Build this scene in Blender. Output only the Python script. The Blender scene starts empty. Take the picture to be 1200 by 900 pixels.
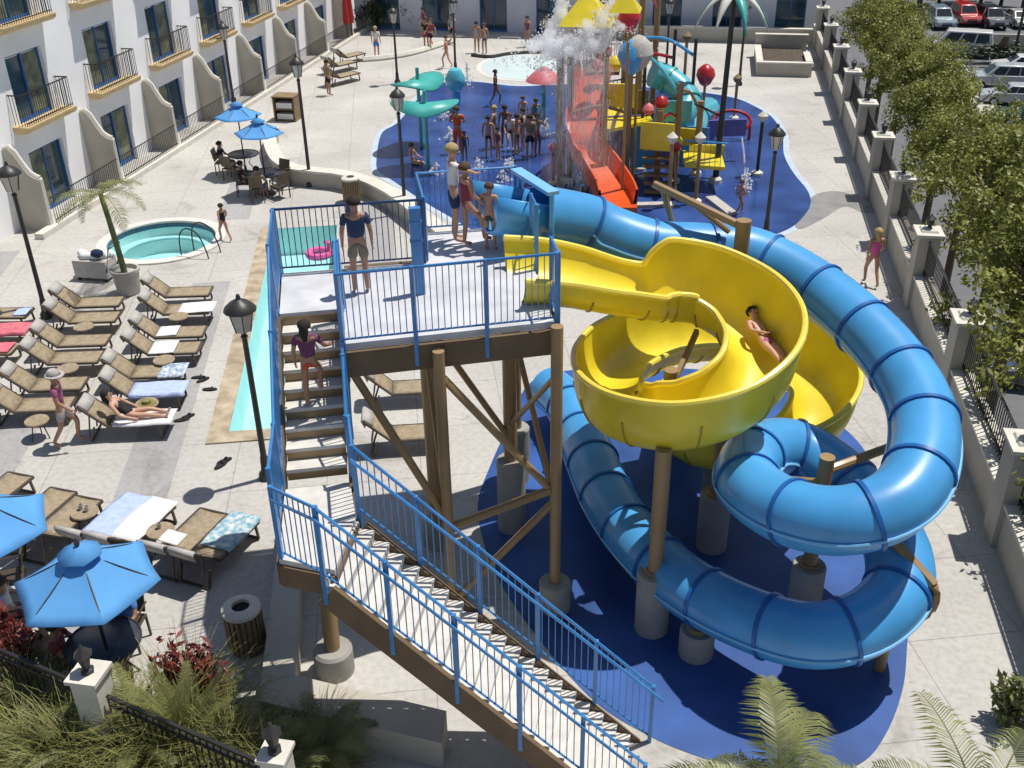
import bpy, bmesh, math, random
from mathutils import Vector, Matrix
from mathutils.geometry import tessellate_polygon
random.seed(7)
R=math.radians
scn=bpy.context.scene; COL=scn.collection
# ------------------------------------------------------------------ camera model
H=11.5; F=1195.0
_vp=Vector((250.,684.,-1195.)); _vv=Vector((35.,-2100.,-1195.))
_up=-_vv.normalized(); _y=(_vp-_vp.dot(_up)*_up).normalized(); _x=_y.cross(_up)
def g(px,py,z=0.):
    "world point at height z that stands at pixel (px,py) of the 1200x900 photograph"
    c=Vector(((px-600)/F,(450-py)/F,-1.)); d=Vector((_x.dot(c),_y.dot(c),_up.dot(c)))
    return Vector((0,0,H))+d*((z-H)/d.z)
cam_d=bpy.data.cameras.new('camera'); cam=bpy.data.objects.new('camera',cam_d); COL.objects.link(cam)
cam.matrix_world=Matrix(((_x.x,_x.y,_x.z,0),(_y.x,_y.y,_y.z,0),(_up.x,_up.y,_up.z,H),(0,0,0,1)))
cam_d.sensor_width=36; cam_d.lens=36*F/1200; cam_d.clip_end=1500; cam_d.clip_start=.1
scn.camera=cam; scn.cycles.volume_bounces=8; LOT=-7.5
# ------------------------------------------------------------------ light
SUN_AZ,SUN_EL=36.,70.
sd=Vector((math.cos(R(SUN_AZ))*math.cos(R(SUN_EL)),math.sin(R(SUN_AZ))*math.cos(R(SUN_EL)),math.sin(R(SUN_EL))))
sl=bpy.data.lights.new('sun','SUN'); sl.energy=4.5; sl.angle=R(.53); sl.color=(1,.95,.87)
so=bpy.data.objects.new('sun',sl); COL.objects.link(so); so.location=sd*60; so.rotation_euler=sd.to_track_quat('Z','Y').to_euler()
w=bpy.data.worlds.new('World'); scn.world=w; w.use_nodes=True
nt=w.node_tree; bg=nt.nodes['Background']; sk=nt.nodes.new('ShaderNodeTexSky'); sk.sky_type='NISHITA'; sk.sun_disc=False
sk.sun_elevation=R(SUN_EL); sk.sun_rotation=R(90-SUN_AZ); nt.links.new(sk.outputs[0],bg.inputs[0]); bg.inputs[1].default_value=.075
vs=scn.view_settings; vs.view_transform='Standard'; vs.look='None'; vs.gamma=1; vs.exposure=0.0; vs.use_curve_mapping=False
# ------------------------------------------------------------------ materials
def mat(name,c,rough=.6,var=.12,scale=3.,metal=0.,bump=0.,coat=0.,c2=None,trans=0.,detail=6):
    m=bpy.data.materials.new(name); m.use_nodes=True; t=m.node_tree; b=t.nodes['Principled BSDF']
    b.inputs['Roughness'].default_value=rough; b.inputs['Metallic'].default_value=metal; b.inputs['Coat Weight'].default_value=coat
    tc=t.nodes.new('ShaderNodeTexCoord'); n=t.nodes.new('ShaderNodeTexNoise'); n.inputs['Scale'].default_value=scale; n.inputs['Detail'].default_value=detail
    t.links.new(tc.outputs['Object'],n.inputs['Vector'])
    r=t.nodes.new('ShaderNodeValToRGB'); r.color_ramp.elements[0].position=.3; r.color_ramp.elements[1].position=.7
    a=tuple(x*(1-var) for x in c)+(1,); e=(tuple(c2) if c2 else tuple(min(1,x*(1+var)) for x in c))+(1,)
    r.color_ramp.elements[0].color=a; r.color_ramp.elements[1].color=e
    t.links.new(n.outputs['Fac'],r.inputs[0]); t.links.new(r.outputs[0],b.inputs['Base Color'])
    if bump:
        bn=t.nodes.new('ShaderNodeBump'); bn.inputs['Strength'].default_value=bump; bn.inputs['Distance'].default_value=.02
        n2=t.nodes.new('ShaderNodeTexNoise'); n2.inputs['Scale'].default_value=scale*6; n2.inputs['Detail'].default_value=5; t.links.new(tc.outputs['Object'],n2.inputs['Vector'])
        t.links.new(n2.outputs['Fac'],bn.inputs['Height']); t.links.new(bn.outputs[0],b.inputs['Normal'])
    if trans:
        tl=t.nodes.new('ShaderNodeBsdfTranslucent'); mx=t.nodes.new('ShaderNodeMixShader'); mx.inputs[0].default_value=trans
        t.links.new(r.outputs[0],tl.inputs[0]); t.links.new(b.outputs[0],mx.inputs[1]); t.links.new(tl.outputs[0],mx.inputs[2])
        t.links.new(mx.outputs[0],t.nodes['Material Output'].inputs[0])
    return m
def water_mat(name,tint,gl=.06,wave=6.):
    m=bpy.data.materials.new(name); m.use_nodes=True; t=m.node_tree; t.nodes.remove(t.nodes['Principled BSDF'])
    tr=t.nodes.new('ShaderNodeBsdfTransparent'); tr.inputs[0].default_value=(*tint,1)
    go=t.nodes.new('ShaderNodeBsdfGlossy'); go.inputs['Roughness'].default_value=.08
    lw=t.nodes.new('ShaderNodeFresnel'); lw.inputs[0].default_value=1.33
    tc=t.nodes.new('ShaderNodeTexCoord'); n=t.nodes.new('ShaderNodeTexNoise'); n.inputs['Scale'].default_value=wave; n.inputs['Detail'].default_value=4
    bn=t.nodes.new('ShaderNodeBump'); bn.inputs['Strength'].default_value=.6; bn.inputs['Distance'].default_value=.05
    t.links.new(tc.outputs['Object'],n.inputs[0]); t.links.new(n.outputs['Fac'],bn.inputs['Height']); t.links.new(bn.outputs[0],go.inputs['Normal']); t.links.new(bn.outputs[0],lw.inputs['Normal'])
    mx=t.nodes.new('ShaderNodeMixShader'); t.links.new(lw.outputs[0],mx.inputs[0]); t.links.new(tr.outputs[0],mx.inputs[1]); t.links.new(go.outputs[0],mx.inputs[2])
    t.links.new(mx.outputs[0],t.nodes['Material Output'].inputs[0]); return m
def paving(name,c,joint=.6,size=1.85,rot=17.,var=.10):
    m=mat(name,c,.85,var,.35); t=m.node_tree; b=t.nodes['Principled BSDF']; src=b.inputs['Base Color'].links[0].from_socket
    tc=t.nodes.new('ShaderNodeTexCoord'); mp=t.nodes.new('ShaderNodeMapping'); mp.inputs['Rotation'].default_value=(0,0,R(-rot)); t.links.new(tc.outputs['Object'],mp.inputs[0])
    br=t.nodes.new('ShaderNodeTexBrick'); br.offset=0; br.inputs['Scale'].default_value=1; br.inputs['Brick Width'].default_value=size; br.inputs['Row Height'].default_value=size
    br.inputs['Mortar Size'].default_value=.010; br.inputs['Mortar Smooth'].default_value=.3
    br.inputs['Color1'].default_value=(1,1,1,1); br.inputs['Color2'].default_value=(.95,.945,.94,1); br.inputs['Mortar'].default_value=(joint,)*3+(1,)
    t.links.new(mp.outputs[0],br.inputs['Vector'])
    m1=t.nodes.new('ShaderNodeMix'); m1.data_type='RGBA'; m1.blend_type='MULTIPLY'; m1.inputs[0].default_value=1
    t.links.new(src,m1.inputs[6]); t.links.new(br.outputs['Color'],m1.inputs[7])
    n=t.nodes.new('ShaderNodeTexNoise'); n.inputs['Scale'].default_value=9; n.inputs['Detail'].default_value=8; t.links.new(tc.outputs['Object'],n.inputs[0])
    rp=t.nodes.new('ShaderNodeValToRGB'); rp.color_ramp.elements[0].position=.28; rp.color_ramp.elements[0].color=(.84,.83,.81,1); rp.color_ramp.elements[1].position=.6; rp.color_ramp.elements[1].color=(1,1,1,1)
    t.links.new(n.outputs['Fac'],rp.inputs[0])
    m2=t.nodes.new('ShaderNodeMix'); m2.data_type='RGBA'; m2.blend_type='MULTIPLY'; m2.inputs[0].default_value=1
    t.links.new(m1.outputs[2],m2.inputs[6]); t.links.new(rp.outputs[0],m2.inputs[7])
    src2=m2.outputs[2]   # stain2: drips, tyre-dark spots and old wet marks of the concrete itself
    for sc_,lo_,hi_,c_ in ((.55,.33,.44,(.76,.75,.73,1)),(2.6,.29,.37,(.66,.64,.61,1)),(.16,.35,.60,(.93,.93,.94,1))):
        n3=t.nodes.new('ShaderNodeTexNoise'); n3.inputs['Scale'].default_value=sc_; n3.inputs['Detail'].default_value=9; n3.inputs['Roughness'].default_value=.68; n3.inputs['Distortion'].default_value=.6; t.links.new(tc.outputs['Object'],n3.inputs[0])
        r3=t.nodes.new('ShaderNodeValToRGB'); r3.color_ramp.elements[0].position=lo_; r3.color_ramp.elements[0].color=c_; r3.color_ramp.elements[1].position=hi_; r3.color_ramp.elements[1].color=(1,1,1,1); t.links.new(n3.outputs['Fac'],r3.inputs[0])
        m3=t.nodes.new('ShaderNodeMix'); m3.data_type='RGBA'; m3.blend_type='MULTIPLY'; m3.inputs[0].default_value=1; t.links.new(src2,m3.inputs[6]); t.links.new(r3.outputs[0],m3.inputs[7]); src2=m3.outputs[2]
    t.links.new(src2,b.inputs['Base Color']); return m
M={}
M['deck']=paving('deck_concrete',(.535,.52,.492)); M['band']=paving('band_concrete',(.40,.395,.40),.85,1.2)
M['coping']=mat('sandstone',(.42,.33,.22),.8,.35,2.5,bump=.2,c2=(.56,.47,.34)); M['white_coping']=mat('pale_coping',(.66,.64,.6),.7,.08,4)
M['plaster']=mat('pool_plaster',(.60,.80,.80),.5,.06,1.5); M['step']=mat('pool_step',(.24,.5,.56),.5,.08,3); M['tubtile']=mat('tub_tile',(.04,.1,.16),.4,.3,14)
M['water']=water_mat('pool_water',(.78,.95,.96)); M['wade']=mat('wading_water',(.70,.83,.84),.12,.06,1.2)
M['pad']=mat('wet_blue_pad',(.022,.05,.20),.2,.35,.5,c2=(.042,.10,.34),bump=.08); M['padlow']=mat('blue_rubber_pad',(.017,.068,.26),.5,.35,.6,c2=(.036,.12,.41),bump=.05)
M['padedge']=mat('pad_edge',(.5,.58,.68),.5,.1,3)
M['asphalt']=mat('asphalt',(.145,.15,.16),.9,.12,1.5,bump=.1); M['paint']=mat('road_paint',(.6,.6,.58),.7,.12,6); M['soil']=mat('soil',(.09,.07,.05),.95,.4,6,bump=.4)
M['kerb']=mat('kerb_concrete',(.5,.48,.45),.85,.12,3); M['stucco']=mat('beige_stucco',(.46,.43,.37),.9,.1,1.4,bump=.12); M['cap']=mat('cap_stone',(.66,.63,.56),.8,.1,3)
M['white']=mat('white_stucco',(.91,.91,.915),.85,.05,.8,bump=.08); M['mustard']=mat('ochre_band',(.66,.49,.26),.8,.15,2); M['blueframe']=mat('blue_frame',(.03,.13,.36),.4,.15,3)
M['glass']=mat('door_glass',(.02,.06,.12),.06,.5,.8,c2=(.06,.12,.14)); M['curtain']=mat('curtain',(.12,.17,.15),.8,.5,2.5,c2=(.30,.31,.20)); M['iron']=mat('black_iron',(.02,.02,.022),.45,.2,6)
M['palewall']=mat('pale_blue_stucco',(.60,.62,.68),.85,.06,.8)
M['rail']=mat('blue_rail_paint',(.05,.225,.53),.35,.15,4,coat=.3); M['navy']=mat('navy_rail_paint',(.015,.05,.15),.4,.15,4); M['tan']=mat('tan_steel_paint',(.33,.215,.10),.5,.15,1.3,coat=.1); M['brown']=mat('brown_timber',(.15,.10,.055),.7,.2,2.5)
M['tread']=mat('pale_tread',(.62,.60,.56),.8,.12,5); M['pdeck']=mat('platform_deck',(.56,.57,.60),.7,.16,2.2); M['concrete']=mat('pier_concrete',(.34,.325,.30),.9,.14,2.5,bump=.15)
M['yellow']=mat('yellow_fibreglass',(.78,.625,.03),.36,.17,1.1,coat=.2,bump=.03); M['yellowrim']=mat('yellow_rim',(.88,.70,.09),.35,.05,2,coat=.3); M['yelseam']=mat('yellow_seam',(.42,.30,.02),.4,.1,3)
M['tube']=mat('blue_fibreglass',(.07,.34,.70),.35,.2,.9,coat=.22,bump=.03); M['flange']=mat('dark_blue_flange',(.018,.12,.38),.35,.12,3); M['seam']=mat('pale_blue_seam',(.22,.52,.82),.35,.08,3)
M['cyan']=mat('cyan_fibreglass',(.10,.50,.62),.3,.08,1,coat=.4); M['red']=mat('orange_red_fibreglass',(.70,.10,.02),.3,.1,1,coat=.4); M['crimson']=mat('crimson_paint',(.45,.015,.02),.35,.12,3,coat=.3)
M['teal']=mat('teal_leaf',(.06,.42,.38),.4,.12,2); M['pink']=mat('pink_paint',(.65,.16,.18),.5,.12,3); M['purple']=mat('purple_panel',(.14,.12,.36),.5,.15,2)
M['umb']=mat('blue_canvas',(.14,.44,.85),.8,.06,3,trans=.25); M['umbd']=mat('red_canvas',(.42,.03,.03),.8,.12,3)
M['sling']=mat('tan_sling',(.30,.235,.15),.85,.15,9,c2=(.39,.315,.215)); M['alu']=mat('bronze_frame',(.10,.08,.06),.45,.2,4,metal=.4); M['headpad']=mat('pale_head_cover',(.47,.45,.42),.85,.12,7)
M['towelw']=mat('white_towel',(.74,.74,.76),.95,.08,12,bump=.3); M['towelb']=mat('pale_blue_towel',(.44,.54,.82),.95,.1,9,bump=.3); M['towelp']=mat('patterned_towel',(.20,.42,.72),.95,.5,11,c2=(.75,.78,.82)); M['towelr']=mat('pink_towel',(.62,.16,.20),.95,.2,9); M['towelg']=mat('flowered_towel',(.74,.74,.72),.95,.02,10,c2=(.05,.30,.42))
M['darkmetal']=mat('dark_metal',(.035,.033,.032),.45,.2,4); M['lampglass']=mat('lamp_glass',(.55,.52,.45),.2,.1,4); M['table']=mat('table_top',(.05,.055,.065),.3,.3,5); M['basket']=mat('slatted_timber',(.24,.17,.09),.7,.3,6)
M['leaf']=mat('ficus_leaf',(.15,.185,.035),.5,.35,.9,c2=(.37,.385,.08),trans=.3); M['leafd']=mat('dark_leaf',(.03,.055,.018),.5,.4,1.1,trans=.15); M['grass']=mat('grass_blade',(.15,.175,.045),.6,.4,2,c2=(.36,.34,.11),trans=.2); M['dry']=mat('dry_grass',(.30,.27,.09),.7,.3,3,c2=(.36,.33,.13),trans=.2)
M['frond']=mat('palm_frond',(.13,.16,.05),.45,.35,1.6,c2=(.33,.34,.12),trans=.2); M['redleaf']=mat('red_leaf',(.16,.03,.03),.5,.5,4,c2=(.30,.06,.05),trans=.2); M['bark']=mat('bark',(.13,.095,.065),.9,.3,5,bump=.5); M['barkg']=mat('green_stem',(.12,.15,.06),.7,.3,5)
M['pot']=mat('pale_pot',(.45,.43,.40),.8,.15,3)
for k,c in dict(skinl=(.56,.33,.23),skinm=(.42,.22,.14),skind=(.20,.10,.06)).items(): M[k]=mat(k.replace('skin','skin_tone_'),c,.5,.06,6)
for k,c in dict(hair_dark=(.02,.015,.012),hair_brown=(.09,.05,.03),hair_blond=(.42,.30,.13),c_navy=(.03,.05,.12),c_black=(.015,.015,.018),c_pink=(.38,.10,.22),c_grey=(.42,.38,.36),c_red=(.62,.10,.03),c_plum=(.17,.05,.12),c_white=(.75,.75,.75),c_green=(.03,.07,.045),c_khaki=(.23,.20,.13),c_blue=(.08,.2,.55),c_maroon=(.26,.04,.05),c_hot=(.7,.12,.35),c_teal=(.05,.3,.32)).items(): M[k]=mat(k.replace('c_','cloth_'),c,.85,.12,7)
M['tyre']=mat('tyre_rubber',(.02,.02,.02),.8,.1,6); M['rim']=mat('wheel_rim',(.45,.46,.48),.35,.1,5,metal=.7); M['carglass']=mat('car_glass',(.02,.025,.03),.06,.2,3); M['chrome']=mat('lamp_lens',(.6,.6,.6),.15,.1,6); M['taill']=mat('tail_lens',(.4,.02,.02),.25,.1,6)
for k,c in dict(car_white=(.78,.78,.78),car_silver=(.45,.47,.48),car_red=(.45,.02,.025),car_blue=(.22,.30,.36),car_dark=(.035,.05,.065),car_green=(.02,.11,.11),car_navy=(.05,.07,.13)).items(): M[k]=mat(k.replace('car_','paint_'),c,.25,.05,2,coat=.7)
def spray_mat(name,alpha):
    m=bpy.data.materials.new(name); m.use_nodes=True; t=m.node_tree; b=t.nodes['Principled BSDF']; b.inputs['Base Color'].default_value=(.9,.92,.95,1); b.inputs['Roughness'].default_value=.4
    tc=t.nodes.new('ShaderNodeTexCoord'); n=t.nodes.new('ShaderNodeTexNoise'); n.inputs['Scale'].default_value=5; t.links.new(tc.outputs['Object'],n.inputs[0])
    mr=t.nodes.new('ShaderNodeMapRange'); mr.inputs[3].default_value=max(0,alpha-.25); mr.inputs[4].default_value=min(1,alpha+.25); t.links.new(n.outputs['Fac'],mr.inputs[0]); t.links.new(mr.outputs[0],b.inputs['Alpha']); return m
def vol_mat(name,dens):
    m=bpy.data.materials.new(name); m.use_nodes=True; t=m.node_tree; t.nodes.remove(t.nodes['Principled BSDF']); v=t.nodes.new('ShaderNodeVolumePrincipled'); v.inputs['Color'].default_value=(.97,.98,1,1); v.inputs['Density'].default_value=dens; v.inputs['Anisotropy'].default_value=.2
    t.links.new(v.outputs[0],t.nodes['Material Output'].inputs['Volume']); return m
M['mist']=vol_mat('white_water_mist',4.); M['thinmist']=vol_mat('thin_water_mist',.14); M['wet']=mat('wet_concrete',(.30,.29,.275),.25,.18,1.5)
M['spray']=spray_mat('water_spray_white',.7); M['stream']=spray_mat('water_stream',.12)
# ------------------------------------------------------------------ mesh builder
class MB:
    def __init__(s): s.v=[]; s.f=[]
    def add(s,vs,fs):
        o=len(s.v); s.v+= [Vector(p) for p in vs]; s.f+=[tuple(i+o for i in q) for q in fs]; return s
    def box(s,c,d,rz=0.,M4=None):
        c=Vector(c); x,y,z=d[0]/2,d[1]/2,d[2]/2; m=M4 or Matrix.Rotation(rz,3,'Z')
        vs=[c+m@Vector((a*x,b*y,e*z)) for e in(-1,1) for b in(-1,1) for a in(-1,1)]
        return s.add(vs,[(0,2,3,1),(4,5,7,6),(0,1,5,4),(2,6,7,3),(0,4,6,2),(1,3,7,5)])
    def bar(s,a,b,w,h=None):
        a=Vector(a);b=Vector(b); h=h or w; d=b-a; L=d.length
        if L<1e-5: return s
        q=d.normalized(); u=Vector((0,0,1)) if abs(q.z)<.99 else Vector((0,1,0)); x=q.cross(u).normalized(); y=x.cross(q)
        return s.box((a+b)/2,(w,h,L),M4=Matrix((x,y,-q)).transposed())
    def tube(s,path,r,n=8,caps=True):
        P=[Vector(p) for p in path]; rr=r if isinstance(r,(list,tuple)) else [r]*len(P); o=len(s.v)
        for i,p in enumerate(P):
            t=(P[min(i+1,len(P)-1)]-P[max(i-1,0)]).normalized(); u=Vector((0,0,1)) if abs(t.z)<.95 else Vector((0,1,0)); x=t.cross(u).normalized(); y=x.cross(t)
            for k in range(n):
                a=2*math.pi*k/n; s.v.append(p+(x*math.cos(a)+y*math.sin(a))*rr[i])
        for i in range(len(P)-1):
            for k in range(n):
                a=o+i*n+k; b=o+i*n+(k+1)%n; s.f.append((a,b,b+n,a+n))
        if caps: s.f.append(tuple(o+k for k in range(n))[::-1]); s.f.append(tuple(o+(len(P)-1)*n+k for k in range(n)))
        return s
    def lathe(s,prof,c=(0,0,0),n=16,sx=1,sy=1,rz=0,caps=True):
        c=Vector(c); o=len(s.v)
        for r,z in prof:
            for k in range(n):
                a=2*math.pi*k/n+rz; s.v.append(c+Vector((r*math.cos(a)*sx,r*math.sin(a)*sy,z)))
        for i in range(len(prof)-1):
            for k in range(n):
                a=o+i*n+k; b=o+i*n+(k+1)%n; s.f.append((a,b,b+n,a+n))
        if not caps: return s
        if prof[0][0]>1e-4: s.f.append(tuple(o+k for k in range(n))[::-1])
        if prof[-1][0]>1e-4: s.f.append(tuple(o+(len(prof)-1)*n+k for k in range(n)))
        return s
    def prism(s,poly,z0,z1):
        n=len(poly); A=sum(poly[i][0]*poly[(i+1)%n][1]-poly[(i+1)%n][0]*poly[i][1] for i in range(n))
        if A<0: poly=poly[::-1]
        vs=[(p[0],p[1],z0) for p in poly]+[(p[0],p[1],z1) for p in poly]; tri=tessellate_polygon([[Vector((p[0],p[1],0)) for p in poly]])
        fs=[(i,(i+1)%n,n+(i+1)%n,n+i) for i in range(n)]
        for t in tri:
            a,b,c=[Vector((poly[i][0],poly[i][1])) for i in t]
            if (b-a).cross(c-a)<0: t=t[::-1]
            fs.append(tuple(i+n for i in t)); fs.append(tuple(t[::-1]))
        return s.add(vs,fs)
    def ext(s,poly,a,b,th):
        "polygon in the vertical plane (horizontal axis a->b given as unit xy dir from origin a), extruded th both sides"
        a=Vector(a); d=Vector(b); nn=Vector((-d.y,d.x,0)); n=len(poly)
        fr=[a+d*p[0]+Vector((0,0,p[1]))-nn*th/2 for p in poly]; bk=[a+d*p[0]+Vector((0,0,p[1]))+nn*th/2 for p in poly]
        tri=tessellate_polygon([[Vector((p[0],p[1],0)) for p in poly]]); fs=[]
        for t in tri: fs.append(t); fs.append(tuple(i+n for i in t[::-1]))
        fs+=[(i,n+i,n+(i+1)%n,(i+1)%n) for i in range(n)]
        return s.add(fr+bk,fs)
    def ball(s,c,r,n=8,m=6,sx=1,sy=1,sz=1):
        return s.lathe([(max(1e-5,r*math.sin(math.pi*i/m)),-r*math.cos(math.pi*i/m)*sz) for i in range(m+1)],c,n,sx,sy)
    def build(s,name,m,parent=None,smooth=True,ang=38,fix=True):
        me=bpy.data.meshes.new(name); off=Vector((0,0,0)); p=parent; rm=None
        if p is not None:
            r=p
            while r.parent: r=r.parent
            if not r.get('_local'): off=r.location.copy()
        me.from_pydata([tuple(v-off) for v in s.v],[],s.f)
        if fix:
            bm=bmesh.new(); bm.from_mesh(me); bmesh.ops.recalc_face_normals(bm,faces=bm.faces); bm.to_mesh(me); bm.free()
        me.materials.append(M[m] if isinstance(m,str) else m)
        if smooth: me.shade_smooth(); me.set_sharp_from_angle(angle=R(ang))
        o=bpy.data.objects.new(name,me); COL.objects.link(o)
        if parent is not None: o.parent=parent
        return o
def tag(o,label,cat=None,group=None,kind=None):
    if label: o['label']=label
    if cat: o['category']=cat
    if group: o['group']=group
    if kind: o['kind']=kind
    return o
def thing(name,label,cat,loc=(0,0,0),group=None,rz=0,local=False):
    o=bpy.data.objects.new(name,None); COL.objects.link(o); o.location=loc; o.rotation_euler=(0,0,rz); o.empty_display_size=.2
    if local: o['_local']=1
    return tag(o,label,cat,group)
def dup(root,loc,rz=0,label=None,group=None,scale=None):
    r=root.copy(); COL.objects.link(r); r.location=loc; r.rotation_euler=(0,0,rz)
    if label: r['label']=label
    if group: r['group']=group
    if scale: r.scale=(scale,)*3 if not isinstance(scale,(tuple,list)) else scale
    def rec(a,b):
        for ch in a.children:
            c=ch.copy(); COL.objects.link(c); c.parent=b; rec(ch,c)
    rec(root,r); return r
class Proto:
    "first use moves the prototype itself, then copies"
    def __init__(s,root): s.root=root; s.used=False
    def put(s,loc,rz=0,label=None,group=None,scale=None):
        if not s.used:
            s.used=True; o=s.root; o.location=loc; o.rotation_euler=(0,0,rz)
            if label: o['label']=label
            if group: o['group']=group
            if scale: o.scale=(scale,)*3 if not isinstance(scale,(tuple,list)) else scale
            return o
        return dup(s.root,loc,rz,label,group,scale or (1,1,1))
def cr(P,n=8,closed=False):
    "Catmull-Rom through tuples of any dimension"
    out=[]; N=len(P)
    for i in range(N if closed else N-1):
        a,b,c,d=[P[(j)%N] if closed else P[max(0,min(N-1,j))] for j in (i-1,i,i+1,i+2)]
        for k in range(n):
            t=k/n; out.append(tuple(.5*(2*b[q]+(c[q]-a[q])*t+(2*a[q]-5*b[q]+4*c[q]-d[q])*t*t+(3*b[q]-a[q]-3*c[q]+d[q])*t**3) for q in range(len(b))))
    if not closed: out.append(tuple(P[-1]))
    return out
def xy(pts,z=0): return [tuple(g(a,b,z)[:2]) for a,b in pts]
def sheet(name,poly,z,m,kind='structure',holes=()):
    loops=[[Vector((p[0],p[1],0)) for p in poly]]+[[Vector((p[0],p[1],0)) for p in h] for h in holes]; flat=[v for l in loops for v in l]
    tri=tessellate_polygon(loops); b=MB(); fs=[]
    for t in tri:
        a,c,d=[flat[i] for i in t]; fs.append(t if (c-a).cross(d-a).z>0 else t[::-1])
    b.add([(v.x,v.y,z) for v in flat],fs); return tag(b.build(name,m,smooth=False,fix=False),None,kind=kind)
ORD=['first','second','third','fourth','fifth','sixth','seventh','eighth','ninth','tenth','eleventh','twelfth','thirteenth']
DIR17=Vector((-math.sin(R(17.2)),math.cos(R(17.2)),0)); PER17=Vector((math.cos(R(17.2)),math.sin(R(17.2)),0))
# ================================================================== SETTING
A=Vector((-9.34,16.88,0)); pool=[A,A+PER17*1.95,A+PER17*1.95+DIR17*12.1,A+DIR17*12.1]; pool=[(p.x,p.y) for p in pool]
tubc=Vector((-15.98,26.95)); tubr=1.62
tub=[(tubc.x+tubr*math.cos(a*math.pi/18),tubc.y+tubr*.98*math.sin(a*math.pi/18)) for a in range(36)]
sheet('ground',[(-220,-60),(6.05,-60),(6.05,320),(-220,320)],0,'deck',holes=[pool,tub])
# lap pool basin
b=MB()
n=4
for i in range(4):
    p,q=pool[i],pool[(i+1)%4]; b.add([(p[0],p[1],0),(q[0],q[1],0),(q[0],q[1],-.9),(p[0],p[1],-.9)],[(0,1,2,3)])
b.add([(p[0],p[1],-.9) for p in pool],[(0,1,2,3)]); tag(b.build('pool_basin','plaster',smooth=False,fix=False),None,kind='structure')
sheet('pool_water',pool,-.06,'water')
a=A; L=12.1
b=MB(); o1=a-PER17*.42-DIR17*.42
b.prism([(q.x,q.y) for q in (o1,a-PER17*.0-DIR17*.42,a+DIR17*L,a-PER17*.42+DIR17*L)],.004,.035)
b.prism([(q.x,q.y) for q in (a-DIR17*.42,a+PER17*2.3-DIR17*.42,a+PER17*2.3,a)],.005,.034)
tag(b.build('pool_coping','coping',smooth=False),None,kind='structure')
# hot tub
def ring(c,r0,r1,z0,z1,n=48,m4=None):
    b=MB(); b.lathe([(r0,z0),(r1,z0),(r1,z1),(r0,z1),(r0,z0)],(c[0],c[1],0),n,caps=False); return b
hot=thing('hot_tub','round sunken hot tub of turquoise water with dark tile line and inner bench step','hot tub',(tubc.x,tubc.y,0))
b=MB(); b.lathe([(tubr,.0),(tubr,-.16)],(tubc.x,tubc.y,0),36,caps=False); b.build('tile_band','tubtile',hot,fix=False)
b=MB(); b.lathe([(tubr+.001,-.16),(tubr,-.42),(tubr-.38,-.42),(tubr-.38,-.85),(.01,-.85)],(tubc.x,tubc.y,0),36,caps=False); b.build('basin','plaster',hot,ang=30)
ring((tubc.x,tubc.y),tubr-.45,tubr-.385,-.415,-.37,36).build('bench_edge','step',hot)
ring((tubc.x,tubc.y),tubr-.01,tubr+.3,.004,.05,48).build('coping','white_coping',hot)
b=MB(); b.add([(tubc.x+(tubr-.012)*math.cos(q*math.pi/24),tubc.y+(tubr-.012)*math.sin(q*math.pi/24),-.1) for q in range(48)],[tuple(range(48))]); b.build('water','water',hot,fix=False)
b=MB()
for s_ in (0,.38):
    p=g(213+s_*38,300-s_*20,0); b.tube(cr([(p.x,p.y,-.4),(p.x+.02,p.y,.55),(p.x+.25,p.y+.02,.86),(p.x+.62,p.y-.02,.74),(p.x+.85,p.y-.1,.3),(p.x+.9,p.y-.1,0)],5),.022,6)
b.build('handrail','iron',hot)
# paving bands
def band(off,w,t0,t1,n=0):
    base=Vector((-10.57,14.33,0))+PER17*off; q=[base+DIR17*t0,base+PER17*w+DIR17*t0,base+PER17*w+DIR17*t1,base+DIR17*t1]
    sheet('paving_band',[(v.x,v.y) for v in q],.004,'band')
band(0,1.03,-5,10.2); band(0,1.03,15.2,22); band(-3.2,1.03,-5,3.5); band(-6.6,1.03,1,13.5); band(4.6,1.03,5.5,16)
# splash pads
up=cr([(441,190),(447,157),(467,143),(493,112),(510,99),(533,96),(560,96),(607,101),(660,99),(720,100),(800,106),(857,114),(887,126),(907,140),(917,160),(919,182),(930,203),(946,223),(950,238),(943,252),(925,268),(890,279),(820,286),(740,292),(650,292),(580,282),(520,250),(490,232),(462,213),(445,202)],6,True)
upw=xy(up)
def offset(poly,d):
    n=len(poly); out=[]; A=sum(poly[i][0]*poly[(i+1)%n][1]-poly[(i+1)%n][0]*poly[i][1] for i in range(n)); sg=1 if A>0 else -1
    for i in range(n):
        p=Vector(poly[(i+1)%n])-Vector(poly[i-1]); p.normalize(); out.append((poly[i][0]+p.y*d*sg,poly[i][1]-p.x*d*sg))
    return out
sheet('splash_pad_edge',offset(upw,.22),.004,'padedge'); sheet('splash_pad',upw,.008,'pad')
lo=cr([(1063,757),(1058,807),(1040,857),(1013,892),(970,906),(900,905),(840,893),(800,880),(760,862),(700,825),(640,760),(590,690),(568,640),(560,590),(575,545),(600,490),(618,452),(655,436),(720,432),(800,432),(870,440),(923,460),(965,485),(1000,512),(1022,545),(1048,615),(1066,690)],6,True)
sheet('slide_pad',xy(lo),.008,'padlow')
sheet('wet_patch',xy(cr([(950,232),(975,224),(1000,228),(1030,235),(1042,245),(1015,250),(990,242),(965,256),(940,268),(932,262)],5,True)),.006,'wet')
# wading pool
wc=[(610+46*math.cos(t*math.pi/16),79+14.5*math.sin(t*math.pi/16)) for t in range(32)]
ww=xy(wc); sheet('wading_pool_edge',offset(ww,.25),.006,'white_coping'); sheet('wading_pool_water',ww,.012,'wade')
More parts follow.
